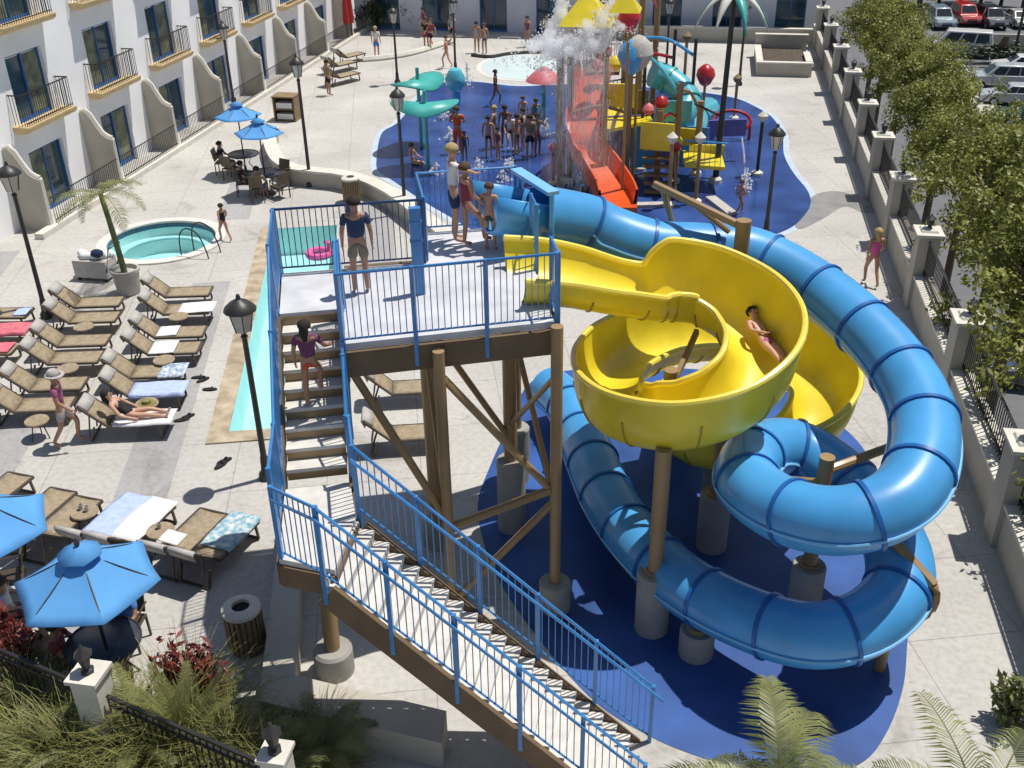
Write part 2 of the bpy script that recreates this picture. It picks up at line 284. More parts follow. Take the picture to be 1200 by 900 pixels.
# parking, road: the car park lies a storey and a half below the pool terrace
sheet('parking_road',[(6.0,-60),(400,-60),(400,420),(6.0,420)],LOT,'asphalt')
def strip(p,q,w_,z0,z1,name,m):
    a_=g(p[0],p[1],LOT); c_=g(q[0],q[1],LOT); d=(c_-a_).normalized(); n_=Vector((-d.y,d.x,0))*w_/2; tag(MB().prism([tuple(v[:2]) for v in (a_+n_,c_+n_,c_-n_,a_-n_)],LOT+z0,LOT+z1).build(name,m,smooth=False),None,kind='structure')
strip((1137,104),(1215,212),1.3,.002,.14,'kerb','kerb'); strip((1052,18),(1075,45),.35,.002,.14,'kerb','kerb')
for y_ in (112,130,150,172): strip((1152+(y_-112)*.72,y_),(1190+(y_-112)*.9,y_+3),.14,.004,.008,'parking_marking','paint')
strip((1178,150),(1196,176),.5,.141,.2,'planting_soil','soil')
strip((1128,74),(1140,90),.14,.004,.008,'parking_marking','paint')
# foreground bed
sheet('planting_soil',[(-14,3),(-4.2,3),(-4.2,8.3),(-6.4,8.75),(-14,9.9)],.006,'soil')
# ================================================================== HOTEL (left)
FX=-20.9; BAY=4.35; ST=2.95; C0=29.4
ht=thing('hotel_building','white stucco hotel wing with blue balcony doors along the left of the deck','hotel',(FX,20,0))
bays=list(range(-2,9)); y0=20.0; y1=66.5
b=MB(); TW=.35
for st in range(4):
    zb=st*ST; dh=2.08; ym=y0
    for k in bays:
        c=C0+k*BAY; a0=c-.95; b.box((FX-TW/2,(ym+a0)/2,zb+ST/2),(TW,a0-ym,ST)); ym=c+.95
        b.box((FX-TW/2,c,zb+(dh+ST)/2),(TW,1.9,ST-dh))
    b.box((FX-TW/2,(ym+y1)/2,zb+ST/2),(TW,y1-ym,ST))
b.build('wall','white',ht,smooth=False)
for st in range(3):
    for k in bays[1:]:
        c=C0+k*BAY; zb=st*ST+.01; dr=MB(); x=FX-.16
        for yy in (c-.92,c,c+.92): dr.box((x,yy,zb+1.03),(.08,.07,2.06))
        dr.box((x,c,zb+.06),(.078,1.77,.12)); dr.box((x,c,zb+2.03),(.078,1.77,.06))
        d=dr.build('door','blueframe',ht,smooth=False)
        MB().box((x-.02,c,zb+1.04),(.02,1.78,1.86)).build('pane','glass',d,smooth=False)
        cu=MB(); sgn=1 if (k+st)%2 else -1
        P=[(i*.06,(.03 if i%2 else 0)) for i in range(16)]
        for i in range(15):
            ya=c+sgn*(.88-P[i][0]); yb=c+sgn*(.88-P[i+1][0]); cu.add([(x+.0-P[i][1]*.3,ya,zb+.15),(x-P[i+1][1]*.3,yb,zb+.15),(x-P[i+1][1]*.3,yb,zb+1.95),(x-P[i][1]*.3,ya,zb+1.95)],[(0,1,2,3)])
        cu.build('curtain','curtain',d,fix=False)
        if st>0:
            bl=MB(); pr=[(0,0),(.05,-.10),(.15,-.15),(.42,-.13),(.52,-.04),(.52,.07),(0,.07)]
            bl.ext([(p[0],p[1]) for p in pr],(FX,c,st*ST),(1,0,0),2.75)
            s_=bl.build('balcony','mustard',ht,ang=50)
            rl=MB(); xx=FX+.46
            for yy in (-1.28,1.28):
                rl.bar((FX,c+yy,st*ST+1.03),(xx,c+yy,st*ST+1.03),.035)
                for i in range(4): rl.bar((FX+.06+i*.11,c+yy,st*ST+.08),(FX+.06+i*.11,c+yy,st*ST+1.03),.016)
            rl.bar((xx,c-1.28,st*ST+1.03),(xx,c+1.28,st*ST+1.03),.035); rl.bar((xx,c-1.28,st*ST+.16),(xx,c+1.28,st*ST+.16),.025)
            for i in range(23): rl.bar((xx,c-1.28+i*.1164,st*ST+.08),(xx,c-1.28+i*.1164,st*ST+1.03),.016)
            rl.build('railing','iron',s_,smooth=False)
# patio kerb + partitions + railings
tag(MB().box((-19.82,44,.09),(.3,35,.18)).build('patio_kerb','cap',smooth=False),None,kind='structure')
prof=[(0,0),(0,2.55),(.18,2.6),(.34,2.45),(.5,2.12),(.68,1.82),(.86,1.7),(.98,1.66),(.98,0)]
for i,k in enumerate(range(-1,8)):
    y=31.7+(k-0)*BAY-0
    t=thing('partition_wall',f'{ORD[i]} curved-top beige patio wall along the hotel, counting from the hot tub end','wall',(FX,y,0),'beige walls between hotel patios')
    MB().ext(prof,(FX+.005,y,.0),(1,0,0),.24).build('wall','stucco',t,ang=50)
    cpf=[(p[0],p[1]) for p in prof[1:8]]; cp=MB(); cp.tube([(FX+.01+p[0],y,p[1]+.03) for p in cpf],.075,6); cp.tube([(FX+.98,y,1.66),(FX+.98,y,.18)],.09,6); cp.build('coping','cap',t)
    r=MB(); ya,yb=y+.15,y+BAY-.15; xx=-19.82
    for zz in (1.0,.28): r.bar((xx,ya,zz),(xx,yb,zz),.03)
    for q in range(int((yb-ya)/.12)+1): r.bar((xx,ya+q*.12,.2),(xx,ya+q*.12,1.0),.015)
    rr=r.build('patio_railing','iron',smooth=False); tag(rr,f'black iron patio railing between hotel walls, {ORD[i]} from the hot tub end','railing','iron railings closing hotel patios')
# ================================================================== BACK HOTEL
bk=thing('back_building','pale blue grey hotel wing across the far end of the deck','hotel',(-7,60.3,0))
DX=[4.4,1.0,-2.3,-5.5,-8.9,-12.2,-15.6,-18.6]; b=MB(); BY=60.3
for st in range(3):
    zb=st*ST; xm=-20.5
    for c in sorted(DX):
        a0=c-.8; b.box(((xm+a0)/2,BY+.18,zb+ST/2),(a0-xm,.36,ST)); xm=c+.8; b.box((c,BY+.18,zb+2.2+(ST-2.2)/2),(1.6,.36,ST-2.2))
    b.box(((xm+5.9)/2,BY+.18,zb+ST/2),(5.9-xm,.36,ST))
b.build('wall','palewall',bk,smooth=False)
for st in range(2):
    for c in DX:
        zb=st*ST; d=MB()
        for xx in (c-.77,c,c+.77): d.box((xx,BY+.2,zb+1.1),(.07,.08,2.18))
        d.box((c,BY+.2,zb+.06),(1.47,.078,.12)); d.box((c,BY+.2,zb+2.16),(1.47,.078,.07)); dd=d.build('door','blueframe',bk,smooth=False)
        MB().box((c,BY+.22,zb+1.1),(1.5,.02,2.0)).build('pane','glass',dd,smooth=False)
MB().box((-.9,59.0,.35),(13.4,.28,.7)).build('terrace_wall','stucco',bk,smooth=False)
MB().box((-.9,59.0,.73),(13.4,.36,.06)).build('coping','cap',bk,smooth=False)
# planter seat at back right
t=thing('planter_wall','beige two-tier planter box against the far right corner of the deck','planter',(3.6,51,0))
p=[g(883,88),g(950,93)]
x0,x1,yy=2.45,5.0,51.0
b=MB(); b.box(((x0+x1)/2,yy+.12,.3),(x1-x0,.24,.6)); b.box((x0+.12,yy+2.2,.3),(.24,3.9,.6)); b.box((x1-.12,yy+1.4,.3),(.24,2.3,.6)); b.box(((x0+x1)/2,yy+4.3,.55),(x1-x0,.24,1.1)); b.build('wall','stucco',t,smooth=False)
b=MB(); b.box(((x0+x1)/2,yy+.12,.63),(x1-x0+.08,.32,.06)); b.box((x0+.12,yy+2.2,.632),(.32,3.8,.06)); b.box((x1-.12,yy+1.45,.634),(.32,2.2,.06)); b.box(((x0+x1)/2,yy+4.3,1.13),(x1-x0+.08,.32,.06)); b.build('coping','cap',t,smooth=False)
MB().box(((x0+x1)/2,yy+2.2,.45),(x1-x0-.5,3.9,.06)).build('soil','soil',t,smooth=False)
# ================================================================== RIGHT BOUNDARY WALL
WX=5.85; PY=[7.0,11.4,15.75,20.6,25.6,30.0,34.2,38.4,43.4,48.2,53.2,58.]
tag(MB().box((6.02,80,LOT/2-.01),(.3,280,-LOT)).build('retaining_wall','stucco',smooth=False),None,kind='structure')
wl=thing('boundary_wall','long low beige stucco wall under the right-hand railing','wall',(WX,33,0))
MB().box((WX,31.5,.44),(.34,56,.88)).build('wall','stucco',wl,smooth=False); MB().box((WX,31.5,.91),(.46,56,.06)).build('coping','cap',wl,smooth=False)
pl=thing('wall_pillar','x','pillar',local=True)
MB().box((0,0,.99),(.52,.62,1.98)).build('shaft','stucco',pl,smooth=False); b=MB(); b.box((0,0,2.01),(.66,.76,.07)); b.lathe([(.30,0),(.26,.05),(.12,.08)],(0,0,2.045),4,rz=math.pi/4); b.build('cap','cap',pl,smooth=False)
ln=MB(); ln.lathe([(.05,0),(.05,.05),(.09,.08),(.1,.22),(.14,.23),(.02,.33),(.015,.37)],(0,0,2.12),6); ln.build('lantern','darkmetal',pl)
pp=Proto(pl)
for i,y in enumerate(PY):
    pp.put((WX,y,0),0,f'beige wall pillar with pale cap, {ORD[i]} along the right-hand wall from the camera','pillars of the right-hand boundary wall')
for i in range(len(PY)-1):
    r=MB(); a,c=PY[i]+.33,PY[i+1]-.33
    for zz in (1.05,1.85): r.bar((WX,a,zz),(WX,c,zz),.045)
    nb=int((c-a)/.125)
    for q in range(nb+1): r.bar((WX,a+(c-a)*q/nb,.94),(WX,a+(c-a)*q/nb,1.85),.018)
    tag(r.build('iron_railing','iron',smooth=False),f'black iron railing on the right-hand wall, {ORD[i]} panel from the camera','railing','railing panels of the right-hand wall')
# ================================================================== SLIDE TOWER
TO=g(405,403,5.1); TC,TS=math.cos(R(20)),math.sin(R(20)); PZ=5.1; LZ=3.45
def T(u,w,z): return Vector((TO.x+u*TC-w*TS,TO.y+u*TS+w*TC,z))
tw=thing('slide_tower','tall slide tower with blue railings, tan posts and two flights of pale stairs','tower',T(1.5,1.8,0))
dk=[(0,0),(2.95,.12),(3.08,3.95),(1.4,3.95),(1.36,2.64),(-.92,2.66),(-.92,1.15),(0,1.15)]
dw=[tuple(T(u,w,0)[:2]) for u,w in dk]
MB().prism(dw,PZ-.1,PZ).build('platform_deck','pdeck',tw,smooth=False)
b=MB(); q=[(-.02,-.03),(2.99,.09),(3.11,3.99),(1.36,3.99),(1.32,2.70),(-.96,2.70),(-.96,1.15)]
for i in range(len(q)-1): a_,c_=T(*q[i],PZ-.30),T(*q[i+1],PZ-.30); b.bar(a_,c_,.09,.38)
b.bar(T(-.04,.02,PZ-.302),T(-.04,1.16,PZ-.302),.085,.38)
for w_ in (1.0,2.0,3.0): b.bar(T(.05,w_,PZ-.25),T(2.98,w_,PZ-.25),.1,.26)
b.build('platform_beam','brown',tw,smooth=False)
def post(u,w,zt,ped=.0,r=.085,name='post'):
    p=T(u,w,0); m=MB().tube([(p.x,p.y,ped),(p.x,p.y,zt)],r,12); o=m.build(name,'tan',tw)
    if ped:
        MB().lathe([(.26,0),(.26,ped-.03),(.23,ped)],(p.x,p.y,0),16).build('pier','concrete',o)
    return o
post(1.25,-.17,4.95,.45); post(2.93,-.14,5.15,.55,.09); post(1.22,1.9,4.75,.5,.12); post(2.6,2.1,4.75,1.5,.12); post(2.95,3.6,4.75,1.2,.11)
p=T(-.62,-1.3,0); lp=g(393,785,0); MB().tube([(lp.x,lp.y,.45),(lp.x-.02,lp.y+.25,LZ-.35)],.12,12).build('post','tan',tw)
MB().lathe([(.30,0),(.30,.42),(.26,.47)],(lp.x,lp.y,0),18).build('pier','concrete',tw)
def brace(a,c,r=.06): MB().tube([a,c],r,8).build('brace','tan',tw)
brace(T(1.3,-.15,4.5),T(2.85,-.1,2.35)); brace(T(1.3,-.15,1.9),T(2.85,-.12,2.35),.07); brace(T(2.9,-.1,2.1),T(1.3,-.2,.5),.06)
brace(T(.05,.1,4.6),T(1.2,-.1,2.1),.065); brace(T(1.25,1.85,4.4),T(2.6,2.05,1.9),.055); brace(T(1.25,-.1,2.0),T(1.22,1.85,3.8),.045); brace(T(2.6,2.1,4.4),T(2.95,-.05,2.0),.05); brace(T(2.6,2.1,2.2),T(2.9,-.1,4.3),.045)
# upper flight
def stairs(p0,p1,side,n,treadm='tread',strw=.07,riser='brown',sdz=-.12):
    "p0 top-left point, p1 bottom-left point (z = deck heights), side = vector across"
    p0=Vector(p0);p1=Vector(p1); fl=(p1-p0); rise=(p0.z-p1.z)/n; run=Vector((fl.x,fl.y,0))/n; L=run.length; d=run.normalized(); an=math.atan2(side.y,side.x); W=side.length
    tr=MB(); rs=MB()
    for i in range(1,n):
        z=p0.z-rise*i; c=p0+run*(i-.5)+side/2; M3=Matrix((side.normalized(),d,Vector((0,0,1)))).transposed()
        tr.box((c.x,c.y,z-.03),(W-.02,L+.06,.055),M4=M3)
    for i in range(n):
        z=p0.z-rise*i; c=p0+run*i+side/2; M3=Matrix((side.normalized(),d,Vector((0,0,1)))).transposed()
        rs.box((c.x+d.x*.004,c.y+d.y*.004,z-rise/2-.028),(W-.03,.022,rise-.058),M4=M3)
    tr.build('tread',treadm,tw,smooth=False); rs.build('riser',riser,tw,smooth=False)
    for s_ in (0,1):
        a=p0+side*s_; c=p1+side*s_; e=side.normalized()*(.045 if s_ else -.045); MB().bar(a+e+Vector((0,0,sdz)),c+e+Vector((0,0,sdz)),strw,.34).build('stringer','brown',tw,smooth=False)
uL=T(-.90,1.15,PZ); side=T(-.06,1.15,PZ)-uL; bL=T(-.98,-.95,LZ); stairs(uL,bL,side,9,riser='tan')
# landing
ln0=[T(-1.0,-.93,0),T(-.12,-.93,0)]; fl=g(327,655,LZ); fm=g(392,668,LZ); br=g(417,606,LZ)
LP=[(ln0[0].x,ln0[0].y),(ln0[1].x,ln0[1].y),(br.x,br.y),(fm.x,fm.y),(fl.x,fl.y)]
MB().prism(LP,LZ-.08,LZ).build('landing','tread',tw,smooth=False)
b=MB()
for i in range(len(LP)): 
    a_,c_=LP[i],LP[(i+1)%len(LP)]; b.bar((a_[0],a_[1],LZ-.24),(c_[0],c_[1],LZ-.24),.08,.30+.004*i)
b.build('landing_beam','brown',tw,smooth=False)
# lower flight
sR0=Vector((br.x+.02,br.y,LZ)); sR1=g(752,872,0); sd2=Vector((fm.x-br.x,fm.y-br.y,0)); 
fdir=Vector((sR1.x-sR0.x,sR1.y-sR0.y,0)).normalized(); acr=Vector((fdir.y,-fdir.x,0))*1.17
stairs(sR0,sR1,acr,20,riser='tread',sdz=-.25)
# railings
def rail(pts,m='rail',hgt=1.06,sp=.088,post_sp=1.25,name='railing',drop=.22,up=.0,double=False):
    r=MB(); P=[Vector(p) for p in pts]
    for a,c in zip(P,P[1:]):
        L=(c-a).length; Z=Vector((0,0,1)); nb=max(1,int(Vector((c.x-a.x,c.y-a.y)).length/sp))
        r.tube([a+Z*hgt,c+Z*hgt],.021,6); r.tube([a+Z*.1,c+Z*.1],.015,6)
        for q in range(1,nb): pt=a+(c-a)*q/nb; r.bar(pt+Z*.1,pt+Z*hgt,.012)
        if double: r.tube([a+Z*(hgt-.13)+acr.normalized()*.06,c+Z*(hgt-.13)+acr.normalized()*.06],.02,6)
    o=r.build(name,m,tw,ang=60); 
    for j,(a,c) in enumerate(zip(P,P[1:])):
        k=max(1,round((c-a).length/post_sp))
        for q in range(k+(1 if j==len(P)-2 else 0)):
            pt=a+(c-a)*q/k; MB().bar(pt-Vector((0,0,drop)),pt+Vector((0,0,hgt+.02)),.055,.055).build('railing_post',m,o,smooth=False)
    return o
rail([T(-.03,-.06,PZ),T(2.96,.05,PZ)],drop=.42,post_sp=1.0); rail([T(2.99,.07,PZ),T(3.0,.62,PZ)])
rail([T(3.05,1.98,PZ),T(3.06,2.5,PZ)]); rail([T(1.40,3.94,PZ),T(3.06,3.93,PZ)]); rail([T(1.38,2.70,PZ),T(1.38,3.90,PZ)])
rail([T(-.93,2.64,PZ),T(1.34,2.62,PZ)],m='navy'); rail([T(-.94,2.60,PZ),T(-.95,1.18,PZ),T(-1.02,-.95,LZ),T(-1.05,-2.0,LZ)],post_sp=1.1,drop=.35)
rail([T(-.03,-.04,PZ),T(-.03,1.1,PZ)],post_sp=1.1); rail([T(-.0,1.14,PZ),T(-.08,-.93,LZ)],drop=.3,post_sp=1.0)
Zv=Vector((0,0,1)); fL=Vector((fl.x+.02,fl.y+.03,LZ)); fM=Vector((fm.x,fm.y,LZ)); an_=acr.normalized()
l0=sR0+acr+an_*.07; l1=sR1+acr+an_*.07; r0=sR0-an_*.07; r1=sR1-an_*.07
rail([fL,Vector((l0.x,l0.y,LZ)),l1+fdir*.1],drop=.38,post_sp=1.15,double=True)
rail([T(-.05,-.96,LZ),Vector((r0.x,r0.y,LZ)),r1+fdir*.1],drop=.3,post_sp=1.15)
b=MB(); b.tube([r0+Zv*.92-an_*-.10,r1+Zv*.92+an_*.10+fdir*.25],.022,6); b.build('handrail','rail',tw)
gp=MB(); a_=T(1.15,1.45,0); gp.box((a_.x,a_.y,PZ+.68),(.17,.11,1.36),R(20))
for zz in (.45,.85,1.15): gp.box((a_.x,a_.y,PZ+zz),(.19,.13,.03),R(20))
gp.build('gate_post','rail',tw,smooth=False)

# low seat wall round the landing post
sw=thing('seat_wall','low L-shaped beige concrete wall around the stair landing post','wall',(-5.8,10.5,0))
P0=g(303,821,.5); P1=g(518,871,.5); P2=g(523,833,.5); P3=g(346,791,.5); P4=g(352,684,.5); P5=g(356,600,.5); P6=g(330,600,.5)
MB().prism([tuple(v[:2]) for v in (P0,P1,P2,P3,P4,P5,P6)],.0,.5).build('wall','stucco',sw,smooth=False)
# ================================================================== TUBE SLIDE
TP=[(628,250,5.62),(685,260,5.32),(716,274,5.1),(767,290,4.87),(822,293,4.76),(880,298,4.66),(950,334,4.42),(1010,382,4.2),(1055,433,3.95),(1083,490,3.72),(1078,550,3.5),(1045,592,3.3),(985,610,3.1),(920,598,2.9),(876,565,2.72),(888,530,2.5),(930,525,2.3),(978,552,2.1),(1022,598,1.9),(1052,645,1.72),(1052,692,1.55),(1010,732,1.4),(945,744,1.25),(870,722,1.1),(805,687,1.0),(755,643,.92),(716,590,.85),(690,530,.8),(668,478,.75),(640,452,.7)]
tp=[tuple(g(a,b_,z)[:2])+(z,) for a,b_,z in TP]; tp=cr(tp,9)
def resample(P,step):
    P=[Vector(p) for p in P]; out=[P[0]]; acc=0; 
    for a,c in zip(P,P[1:]):
        L=(c-a).length; t=step-acc
        while t<=L: out.append(a+(c-a)*t/L); t+=step
        acc=(acc+L)%step
    return out
tr_=.47; path=resample(tp,.12)
ts=thing('tube_slide','long closed bright blue tube slide coiling down from the tower','water slide',(path[0].x,path[0].y,0))
b=MB(); b.tube(path,tr_,28,caps=False); b.tube(path,tr_-.03,28,caps=False); b.build('tube','tube',ts,fix=False,ang=60)
def frame(P,i):
    t=(P[min(i+1,len(P)-1)]-P[max(i-1,0)]).normalized(); x=t.cross(Vector((0,0,1))).normalized(); return t,x,x.cross(t)
for i in range(9,len(path)-4,9):
    t,x,y=frame(path,i); p=path[i]; MB().tube([p-t*.028,p+t*.028],tr_+.032,28).build('flange','flange',ts,ang=50)
for s_ in (1,-1):
    sp_=[]
    for i in range(8,len(path)-2):
        t,x,y=frame(path,i); sp_.append(path[i]+x*s_*(tr_+.012)-Vector((0,0,.06)))
    MB().tube(sp_,.024,6).build('seam_strip','seam',ts)
# start box: open blue trough from the deck into the tube
t,x,y=frame(path,2); b=MB(); st_=path[0]-t*.95; prof=[(math.cos(a*math.pi/10)*.47,-math.sin(a*math.pi/10)*.45) for a in range(11)]
prof=[(.5,.28)]+[(p[0],p[1]-.02) for p in prof]+[(-.5,.28)]; o0=len(b.v)
for pt in (st_,path[1]):
    for s_,z_ in prof: b.v.append(Vector(pt)+x*s_+Vector((0,0,z_)))
n_=len(prof)
for i in range(n_-1): b.f.append((i,i+1,n_+i+1,n_+i))
o_=b.build('entry_trough','tube',ts,fix=False); so_=o_.modifiers.new('solid','SOLIDIFY'); so_.thickness=.05
b=MB(); b.bar(path[0]+x*.56+Vector((0,0,-.55)),path[0]+x*.56+Vector((0,0,.5)),.06,.14); b.build('entry_panel','tube',ts,smooth=False); MB().bar(path[0]-x*.56+Vector((0,0,-.55)),path[0]-x*.56+Vector((0,0,.5)),.06,.14).build('entry_panel','tube',ts,smooth=False); MB().bar(path[0]+x*.62+Vector((0,0,.53)),path[0]-x*.75+Vector((0,0,.53)),.2,.06).build('entry_beam','seam',ts,smooth=False)
# ================================================================== YELLOW FLUME
ctr=(.05,13.98); rr=1.13
def rp(a,z,ho,hi,dr=0): return (ctr[0]+(rr+dr)*math.cos(R(a)),ctr[1]+(rr+dr)*math.sin(R(a)),z,ho,hi)
#        x y zfloor  outer(left) wall  inner(right) wall
YP=[(-2.6,14.0,5.0,.6,.55),(-1.95,14.26,4.88,.6,.55),(-1.25,14.55,4.66,.58,.55),(-.66,14.84,4.44,.55,.55),(-.45,14.93,4.39,.62,.58),(-.24,15.01,4.33,1.05,.6),rp(80,4.24,1.06,.6),rp(45,4.06,1.06,.62),rp(10,3.87,1.06,.64),rp(-25,3.66,1.05,.7),rp(-60,3.45,1.0,.74),rp(-95,3.28,.98,.74),rp(-130,3.16,.98,.7),rp(-160,3.06,.98,.62),
    (-1.13,14.1,2.97,.96,.52),(-1.16,14.75,2.87,.93,.46),(-.98,15.7,2.74,.9,.45),(-.35,16.75,2.58,.9,.45),(.6,17.4,2.42,.92,.45),(1.6,17.35,2.27,.95,.45),(2.3,16.75,2.12,.95,.45),(2.48,16.0,1.97,.92,.45),(2.15,15.35,1.8,.85,.4),(1.45,15.1,1.55,.8,.4),(.75,15.45,1.25,.7,.4),(.3,16.2,.9,.6,.45),(.2,17.2,.6,.5,.5),(.2,18.3,.42,.45,.45),(.2,19.2,.36,.4,.4)]
yp=cr(YP,7)
yf=thing('open_slide','open yellow fibreglass slide spiralling in a wide bowl-like double turn','water slide',(0.05,13.85,0))
NA=18; hw=.52
def ysec(i,hw_,dz,k0=0,k1=NA):
    p=yp[i]; hw_+=.26*max(0.,min(1.,(34-i)/20.)); a=yp[max(0,i-1)]; c=yp[min(len(yp)-1,i+1)]; d=Vector((c[0]-a[0],c[1]-a[1],0)).normalized(); lft=Vector((-d.y,d.x,0)); out=[]
    for k in range(k0,k1+1):
        an=math.pi*k/NA; hh=p[3] if k<=NA/2 else p[4]; c_=math.cos(an); e=.75
        s_=hw_*math.copysign(abs(c_)**e,c_); z=hh*(1-math.sin(an)**.9)
        out.append(Vector((p[0],p[1],p[2]))+lft*s_+Vector((0,0,z+dz)))
    return out
def loft(rows,closed=False):
    b=MB(); n=len(rows[0])
    for r_ in rows: b.v+=r_
    for i in range(len(rows)-1):
        for k in range(n-1): b.f.append((i*n+k,i*n+k+1,(i+1)*n+k+1,(i+1)*n+k))
    return b
b=loft([ysec(i,hw,0) for i in range(len(yp))]); 
b2=loft([ysec(i,hw+.045,-.05) for i in range(len(yp))]); b.add(b2.v,[q[::-1] for q in b2.f]); b.build('flume','yellow',yf,fix=False,ang=60)
for k in (0,NA):
    pts=[ysec(i,hw+.03,-.01)[k] for i in range(len(yp))]; MB().tube(pts,.052,8).build('rim','yellowrim',yf)
for i in range(10,len(yp)-6,8):
    rows=[]
    for dz,hx in ((-.055,.05),(-.085,.085)): rows.append(ysec(i,hw+hx,dz))
    b=MB(); P=ysec(i,hw+.05,-.056); b.tube(P[2:-2],.017,5); b.build('joint','yelseam',yf)
# ================================================================== SLIDE SUPPORTS
def column(label,foot,top,ped,r=.115,arms=()):
    f=g(*foot); t=thing('slide_support',label,'support column',f,'tan columns carrying the slides')
    MB().tube([(f.x,f.y,ped-.02),(f.x,f.y,top)],r,14).build('pole','tan',t)
    MB().lathe([(.27,0),(.27,ped-.04),(.25,ped)],(f.x,f.y,0),20).build('pedestal','concrete',t)
    MB().lathe([(.17,ped),(.17,ped+.03),(.14,ped+.06)],(f.x,f.y,0),14).build('base_plate','tan',t)
    for a,c,rd in arms: MB().tube([a,c],rd,8).build('arm','tan',t)
    return f
p1=g(762,757); column('tan column on a tall grey pedestal holding the front of the yellow bowl',(763,736),3.42,1.15)
zt=5.62; p2=g(872,258,zt); pf=(p2.x,p2.y)
t=thing('slide_support','tallest tan column rising behind the yellow bowl beside the blue tube','support column',(p2.x,p2.y,0),'tan columns carrying the slides')
MB().tube([(p2.x,p2.y,1.0),(p2.x,p2.y,zt)],.125,14).build('pole','tan',t); MB().lathe([(.27,0),(.27,.96),(.25,1.0)],(p2.x,p2.y,0),20).build('pedestal','concrete',t)
for a_,c_,r_ in (((p2.x,p2.y,5.5),(p2.x-1.5,p2.y+.9,5.85),.07),((p2.x-1.35,p2.y+.8,5.8),(p2.x-1.0,p2.y+1.1,4.6),.055),((p2.x-.85,p2.y+.5,5.7),(p2.x-.2,p2.y+.55,5.2),.05)): MB().tube([a_,c_],r_,8).build('arm','tan',t)
column('short tan column on a grey pedestal under the right side of the yellow bowl',(833,640),2.9,1.15,.11)
p3=g(940,715); column('tan column on a grey pedestal in the middle of the blue tube coil',(940,715),3.0,.95,.115,[((p3.x,p3.y,2.75),(p3.x+.95,p3.y+.55,2.9),.07),((p3.x,p3.y,2.5),(p3.x+.85,p3.y-.5,1.7),.06),((p3.x,p3.y,2.55),(p3.x-.85,p3.y+.35,2.3),.05),((p3.x,p3.y,2.3),(p3.x+1.0,p3.y-.2,1.4),.09)])
c4=Vector((-.15,13.75,0)); t=thing('slide_support','tan column standing inside the hole of the yellow bowl with radiating arms','support column',c4,'tan columns carrying the slides')
MB().tube([(c4.x,c4.y,.6),(c4.x,c4.y,4.0)],.11,14).build('pole','tan',t); MB().lathe([(.26,0),(.26,.56),(.24,.6)],(c4.x,c4.y,0),18).build('pedestal','concrete',t)
for a_,z_ in ((80,4.2),(30,3.85),(150,3.2),(-20,3.55)):
    MB().bar((c4.x,c4.y,3.6),(ctr[0]+.85*math.cos(R(a_)),ctr[1]+.85*math.sin(R(a_)),z_-.05),.07,.11).build('arm','tan',t,smooth=False)
column('short tan post on a grey pedestal under the lowest bend of the blue tube',(815,765),.62,.5,.1)
c6=g(1030,760); t=thing('slide_support','bent tan bracket arm clamping the low right bend of the blue tube','support column',(3.9,12.2,0),'tan columns carrying the slides')
b=MB(); hp=Vector((3.28,12.1,1.55)); rad=tr_+.07
pts=[hp+Vector((math.cos(R(-10))*rad*math.cos(R(a_)),-.05+math.sin(R(-10))*rad*math.cos(R(a_)),rad*math.sin(R(a_)))) for a_ in range(-150,40,15)]
b.tube(pts,.06,8); b.build('clamp','tan',t); MB().tube([pts[-1],(p3.x+.3,p3.y-.2,2.6)],.08,8).build('arm','tan',t); MB().tube([(3.3,12.1,.0),(3.3,12.1,1.05)],.09,10).build('pole','tan',t)
